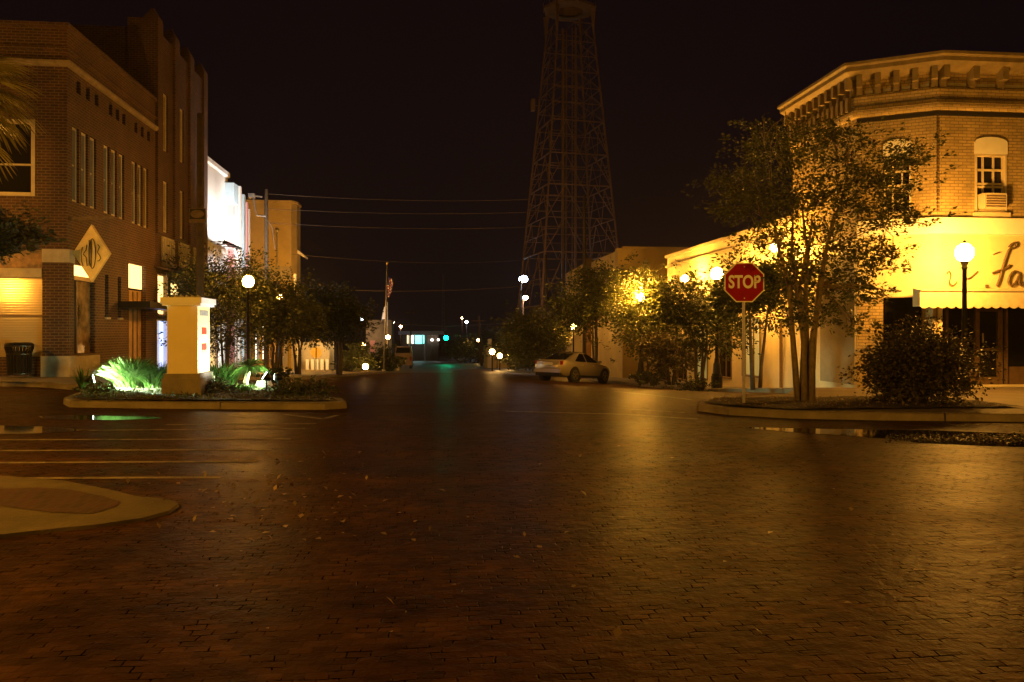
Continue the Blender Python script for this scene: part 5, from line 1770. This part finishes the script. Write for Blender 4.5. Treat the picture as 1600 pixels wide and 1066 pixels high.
M['carglass'] = mat('car_glass', (.010, .010, .011), .06, noise=None)
zl, zh = .97, 1.36
(a0, a1, ah), (b0, b1, bh) = at(zl), at(zh)
for sgn in (-1, 1):
    for u0, u1 in ((.20, .54), (.57, .93)):
        m = MB()
        pts = [(a0 + (a1 - a0) * u0, sgn * (ah + .012), zl), (a0 + (a1 - a0) * u1, sgn * (ah + .012), zl), (b0 + (b1 - b0) * (u1 - .02), sgn * (bh + .012), zh), (b0 + (b1 - b0) * (u0 + .03), sgn * (bh + .012), zh)]
        m.plate(pts, (0, sgn, 0), .006); m.build('side_window', M['carglass'], car, local=True)
m = MB(); m.plate([(a0 - .012, -ah * .78, zl + .04), (a0 - .012, ah * .78, zl + .04), (b0 - .012, bh * .78, zh), (b0 - .012, -bh * .78, zh)], (-1, 0, .5), .008); m.build('rear_window', M['carglass'], car, local=True)
m = MB(); m.plate([(a1 + .012, -ah * .8, zl), (a1 + .012, ah * .8, zl), (b1 + .012, bh * .8, zh), (b1 + .012, -bh * .8, zh)], (1, 0, .5), .008); m.build('windscreen', M['carglass'], car, local=True)
for sx_ in (-1.36, 1.40):
    for sgn in (-1, 1):
        m = MB(); m.tube([(sx_, sgn * .70, .34), (sx_, sgn * .922, .34)], .39, 22); m.build('wheel_arch', M['dark'], car, local=True)
        m = MB(); m.tube([(sx_, sgn * .72, .325), (sx_, sgn * .90, .325), (sx_, sgn * .932, .325)], [.325, .325, .30], 22); wl = m.build('wheel', M['tyre'], car, local=True)
        m = MB(); m.tube([(sx_, sgn * .90, .325), (sx_, sgn * .937, .325)], .07, 10)
        for k in range(5):
            a = k * 2 * math.pi / 5 + .3
            m.beam((sx_, sgn * .932, .325), (sx_ + .21 * math.cos(a), sgn * .932, .325 + .21 * math.sin(a)), .05)
        m.lathe([(.21, -.012), (.235, -.012), (.235, .012), (.21, .012), (.21, -.012)], (0, 0, 0), 20)
        kk = len(m.v) - 100
        m.v[kk:] = [(sx_ + v[0], sgn * .932 + v[2], .325 + v[1]) for v in m.v[kk:]]
        m.build('rim', M['rim'], wl, local=True)
for sgn in (-1, 1):
    m = MB(); m.plate([(-2.30, sgn * .46, .78), (-2.25, sgn * .80, .78), (-2.22, sgn * .80, .95), (-2.27, sgn * .46, .95)], (-1, 0, 0), .06); m.build('taillight', M['taillight'], car, local=True)
    m = MB(); m.plate([(2.2, sgn * .50, .58), (2.1, sgn * .80, .60), (2.05, sgn * .78, .72), (2.2, sgn * .50, .68)], (1, 0, 0), .08); m.build('headlight', M['plate'], car, local=True)
    m = MB(); m.box(.78, .98, sgn * .86 - .11, sgn * .86 + .11, .96, 1.07); m.build('mirror', M['car'], car, local=True)
    for xx in (.25, -.75):
        m = MB(); m.box(xx - .1, xx + .1, sgn * .915 - .02, sgn * .915 + .02, .80, .83); m.build('door_handle', M['rim'], car, local=True)
m = MB(); m.box(-2.385, -2.34, -.26, .26, .74, .87); m.build('number_plate', M['plate'], car, local=True)
m = MB(); m.box(-2.39, -2.1, -.72, .72, .40, .56); m.build('rear_bumper', M['car'], car, local=True)
m = MB(); m.box(-2.37, -2.0, -.68, .68, .24, .395); m.build('rear_valance', M['dark'], car, local=True)
m = MB(); m.box(-2.345, -2.30, -.45, .45, .86, .90); m.build('boot_trim', M['rim'], car, local=True)
for sgn in (-1, 1):
    m = MB(); m.box(-1.0, 1.05, sgn * .905 - .015, sgn * .905 + .015, .24, .32); m.build('sill_trim', M['dark'], car, local=True)

# ================================================================== FAR CENTRE: station, van
q = P(668, 545, 150)
zq = ZG(q.x, q.y)
gs = thing('petrol_station', 'far lit shop with teal framed window and flat canopy', 'shop', (q.x, q.y, zq))
zb_, zt_ = PZ(540, 150), PZ(520, 150)
X0, X1 = W2(636, 150)[0], W2(668, 150)[0]
yq = q.y
m = MB(); m.box(X0 - 1, X1 + 2, yq + .3, yq + 6, zq - 1, zt_); m.build('wall', M['brick_dark'], gs)
m = MB(); m.box(X0 - 1.5, X1 + 3, yq - 3, yq + .29, zt_ - .35, zt_ + .3); m.build('canopy', M['white'], gs)
for k, (a, b, mm) in enumerate(((636, 641, 'lit_far'), (643, 646, 'lit_white'), (649, 659, 'lit_teal'), (661, 664, 'lit_teal'))):
    xa, xb = W2(a, 150)[0], W2(b, 150)[0]
    m = MB(); m.box(xa, xb, yq + .2, yq + .29, PZ(537, 150), PZ(524, 150)); m.build('lit_window', M[mm], gs)
m = MB()
for a in (648, 660): xa = W2(a, 150)[0]; m.box(xa - .06, xa + .06, yq + .1, yq + .19, PZ(538, 150), PZ(522, 150))
m.box(W2(648, 150)[0] + .061, W2(660, 150)[0] - .061, yq + .1, yq + .19, PZ(538, 150), PZ(537, 150)); m.build('window_frame', M['white'], gs)
for a in (640, 664):
    xa = W2(a, 150)[0]; m = MB(); m.tube([(xa, yq - 2.6, zq - .5), (xa, yq - 2.6, zt_ - .35)], .12, 8); m.build('canopy_post', M['white'], gs)
lamp('station_light', 'POINT', None, ((X0 + X1) / 2, yq - 1.5, zt_ - .8), 60, (.75, 1, .9), .3)

# dark box van
DV = 78; q = P(630, 563, DV); zv = ZG(q.x, q.y)
v = thing('parked_van', 'dark box van seen from behind on the far roadside', 'van', (q.x, q.y, zv))
m = MB(); m.box(-.85, .85, 0, 3.8, .35, 1.5); m.add([(-.85, 0.0, 1.5), (.85, 0, 1.5), (.85, 3.2, 1.5), (-.85, 3.2, 1.5), (-.74, .15, 2.15), (.74, .15, 2.15), (.74, 2.8, 2.15), (-.74, 2.8, 2.15)], [(0, 1, 5, 4), (1, 2, 6, 5), (2, 3, 7, 6), (3, 0, 4, 7), (4, 5, 6, 7)])
m.build('body', M['frame_brown'], v, local=True)
m = MB(); m.plate([(-.7, -.0, 1.55), (.7, -.0, 1.55), (.62, .12, 2.05), (-.62, .12, 2.05)], (0, -1, .2), .02); m.build('rear_window', M['carglass'], v, local=True)
for sx_ in (-.72, .72):
    for sy_ in (.7, 3.1):
        m = MB(); m.tube([(sx_ - .12, sy_, .33), (sx_ + .12, sy_, .33)], .33, 16); m.build('wheel', M['tyre'], v, local=True)
    m = MB(); m.box(sx_ - .08, sx_ + .08, -.03, 0, .8, 1.2); m.build('taillight', M['taillight'], v, local=True)
m = MB(); m.box(-.25, .25, -.025, -.004, .7, .85); m.build('number_plate', M['plate'], v, local=True)

# lit porch with white columns behind the far stop sign
DPz = 60; q = P(498, 584, DPz)
pc = thing('lit_porch', 'lit cream porch with white columns behind the far stop sign', 'building', (q.x, q.y, ZG(q.x, q.y)))
z0 = ZG(q.x, q.y)
X0, X1 = W2(476, DPz)[0], W2(512, DPz)[0]
m = MB(); m.box(X0 - .5, X1, q.y + 1, q.y + 4, z0 - .4, PZ(535, DPz)); m.build('wall', M['cream'], pc)
for px in (479, 487, 494, 502, 510):
    xx = W2(px, DPz)[0]; m = MB(); m.box(xx - .11, xx + .11, q.y + .4, q.y + .62, z0 - .3, PZ(562, DPz)); m.build('column', M['white'], pc)
lamp('porch_light', 'POINT', None, (q.x, q.y - 1.2, PZ(545, DPz)), 160, (1, .62, .22), .12)
# far warehouse behind the flagpole
q = P(590, 520, 120); wz = ZG(q.x, q.y)
wh = thing('far_grey_building', 'far dim grey building behind the flagpole', 'building', (q.x, q.y, wz))
m = MB(); m.box(W2(572, 120)[0], W2(612, 120)[0], q.y, q.y + 8, wz - 1, PZ(500, 120)); m.build('wall', M['grey_stucco'], wh)
m = MB(); m.box(W2(578, 120)[0], W2(586, 120)[0], q.y - .05, q.y - .002, PZ(552, 120), PZ(532, 120)); m.build('door', M['pink'], wh)
lamp('yard_light', 'POINT', None, (q.x - 1, q.y - 3, PZ(520, 120)), 260, (1, .55, .25), .2)
# far lit low wall by the globe lamps
q = P(790, 570, 80); z0 = ZG(q.x, q.y)
lw = thing('far_yellow_building', 'far low yellow lit building behind the three globe lamps', 'building', (q.x, q.y, z0))
m = MB(); m.box(W2(762, 80)[0], W2(812, 80)[0], q.y + 2, q.y + 6, z0 - 1, PZ(545, 80)); m.build('wall', M['tan'], lw)
m = MB(); m.box(W2(764, 80)[0], W2(770, 80)[0], q.y + 1.7, q.y + 1.99, z0 - 1, PZ(530, 80)); m.build('pier', M['cream'], lw)
# roadside marker post
q = P(622, 572, 66); z0 = ZG(q.x, q.y)
m = MB(); m.lathe([(.001, 0), (.1, 0), (.1, .8), (.07, .86), (.001, .88)], n=10); o_ = m.build('bollard', M['signyellow']); o_.location = (q.x, q.y, z0); tag(o_, 'short yellow bollard on the far kerb near the van', 'bollard')

# haze volume added to imitate lens glow round the lamps
m = MB(); m.box(-620, 620, -320, 900, -16, 62)
hz_ = m.build('haze', M['dark']); tag(hz_, kind='stuff')
hm = bpy.data.materials.new('night_haze'); hm.use_nodes = True
hn = hm.node_tree; hn.nodes.remove(hn.nodes['Principled BSDF'])
pv = hn.nodes.new('ShaderNodeVolumePrincipled')
pv.inputs['Color'].default_value = (.9, .9, .9, 1); pv.inputs['Density'].default_value = .0003; pv.inputs['Anisotropy'].default_value = .3
hn.links.new(pv.outputs[0], hn.nodes['Material Output'].inputs['Volume'])
hz_.data.materials.clear(); hz_.data.materials.append(hm)
hz_['label'] = 'thin damp night air glowing faintly round the lamps'

# ================================================================== WORLD, CAMERA
w = bpy.data.worlds.new('World'); SC.world = w; w.use_nodes = True
bg = w.node_tree.nodes['Background']
bg.inputs['Color'].default_value = (.0028, .0012, .0024, 1)
bg.inputs['Strength'].default_value = 1.0
cam = bpy.data.cameras.new('camera'); co_ = bpy.data.objects.new('camera', cam); COL.objects.link(co_)
cam.sensor_width = 36; cam.lens = FPX / 1600 * 36
cam.clip_end = 5000
co_.location = (0, 0, CAMZ)
cam.shift_y = (533 - HZ) / 1600 * -1
co_.rotation_euler = (math.radians(90), 0, -YAW)
SC.camera = co_
SC.view_settings.view_transform = 'Standard'; SC.view_settings.look = 'None'
SC.view_settings.exposure = 0; SC.view_settings.gamma = 1
cy_ = SC.cycles
cy_.use_denoising = True
try: cy_.denoiser = 'OPENIMAGEDENOISE'
except Exception: pass
cy_.max_bounces = 5; cy_.diffuse_bounces = 3; cy_.glossy_bounces = 3; cy_.transmission_bounces = 3
cy_.sample_clamp_indirect = 3.0
cy_.sample_clamp_direct = 0
cy_.caustics_reflective = False; cy_.caustics_refractive = False
cy_.use_light_tree = True
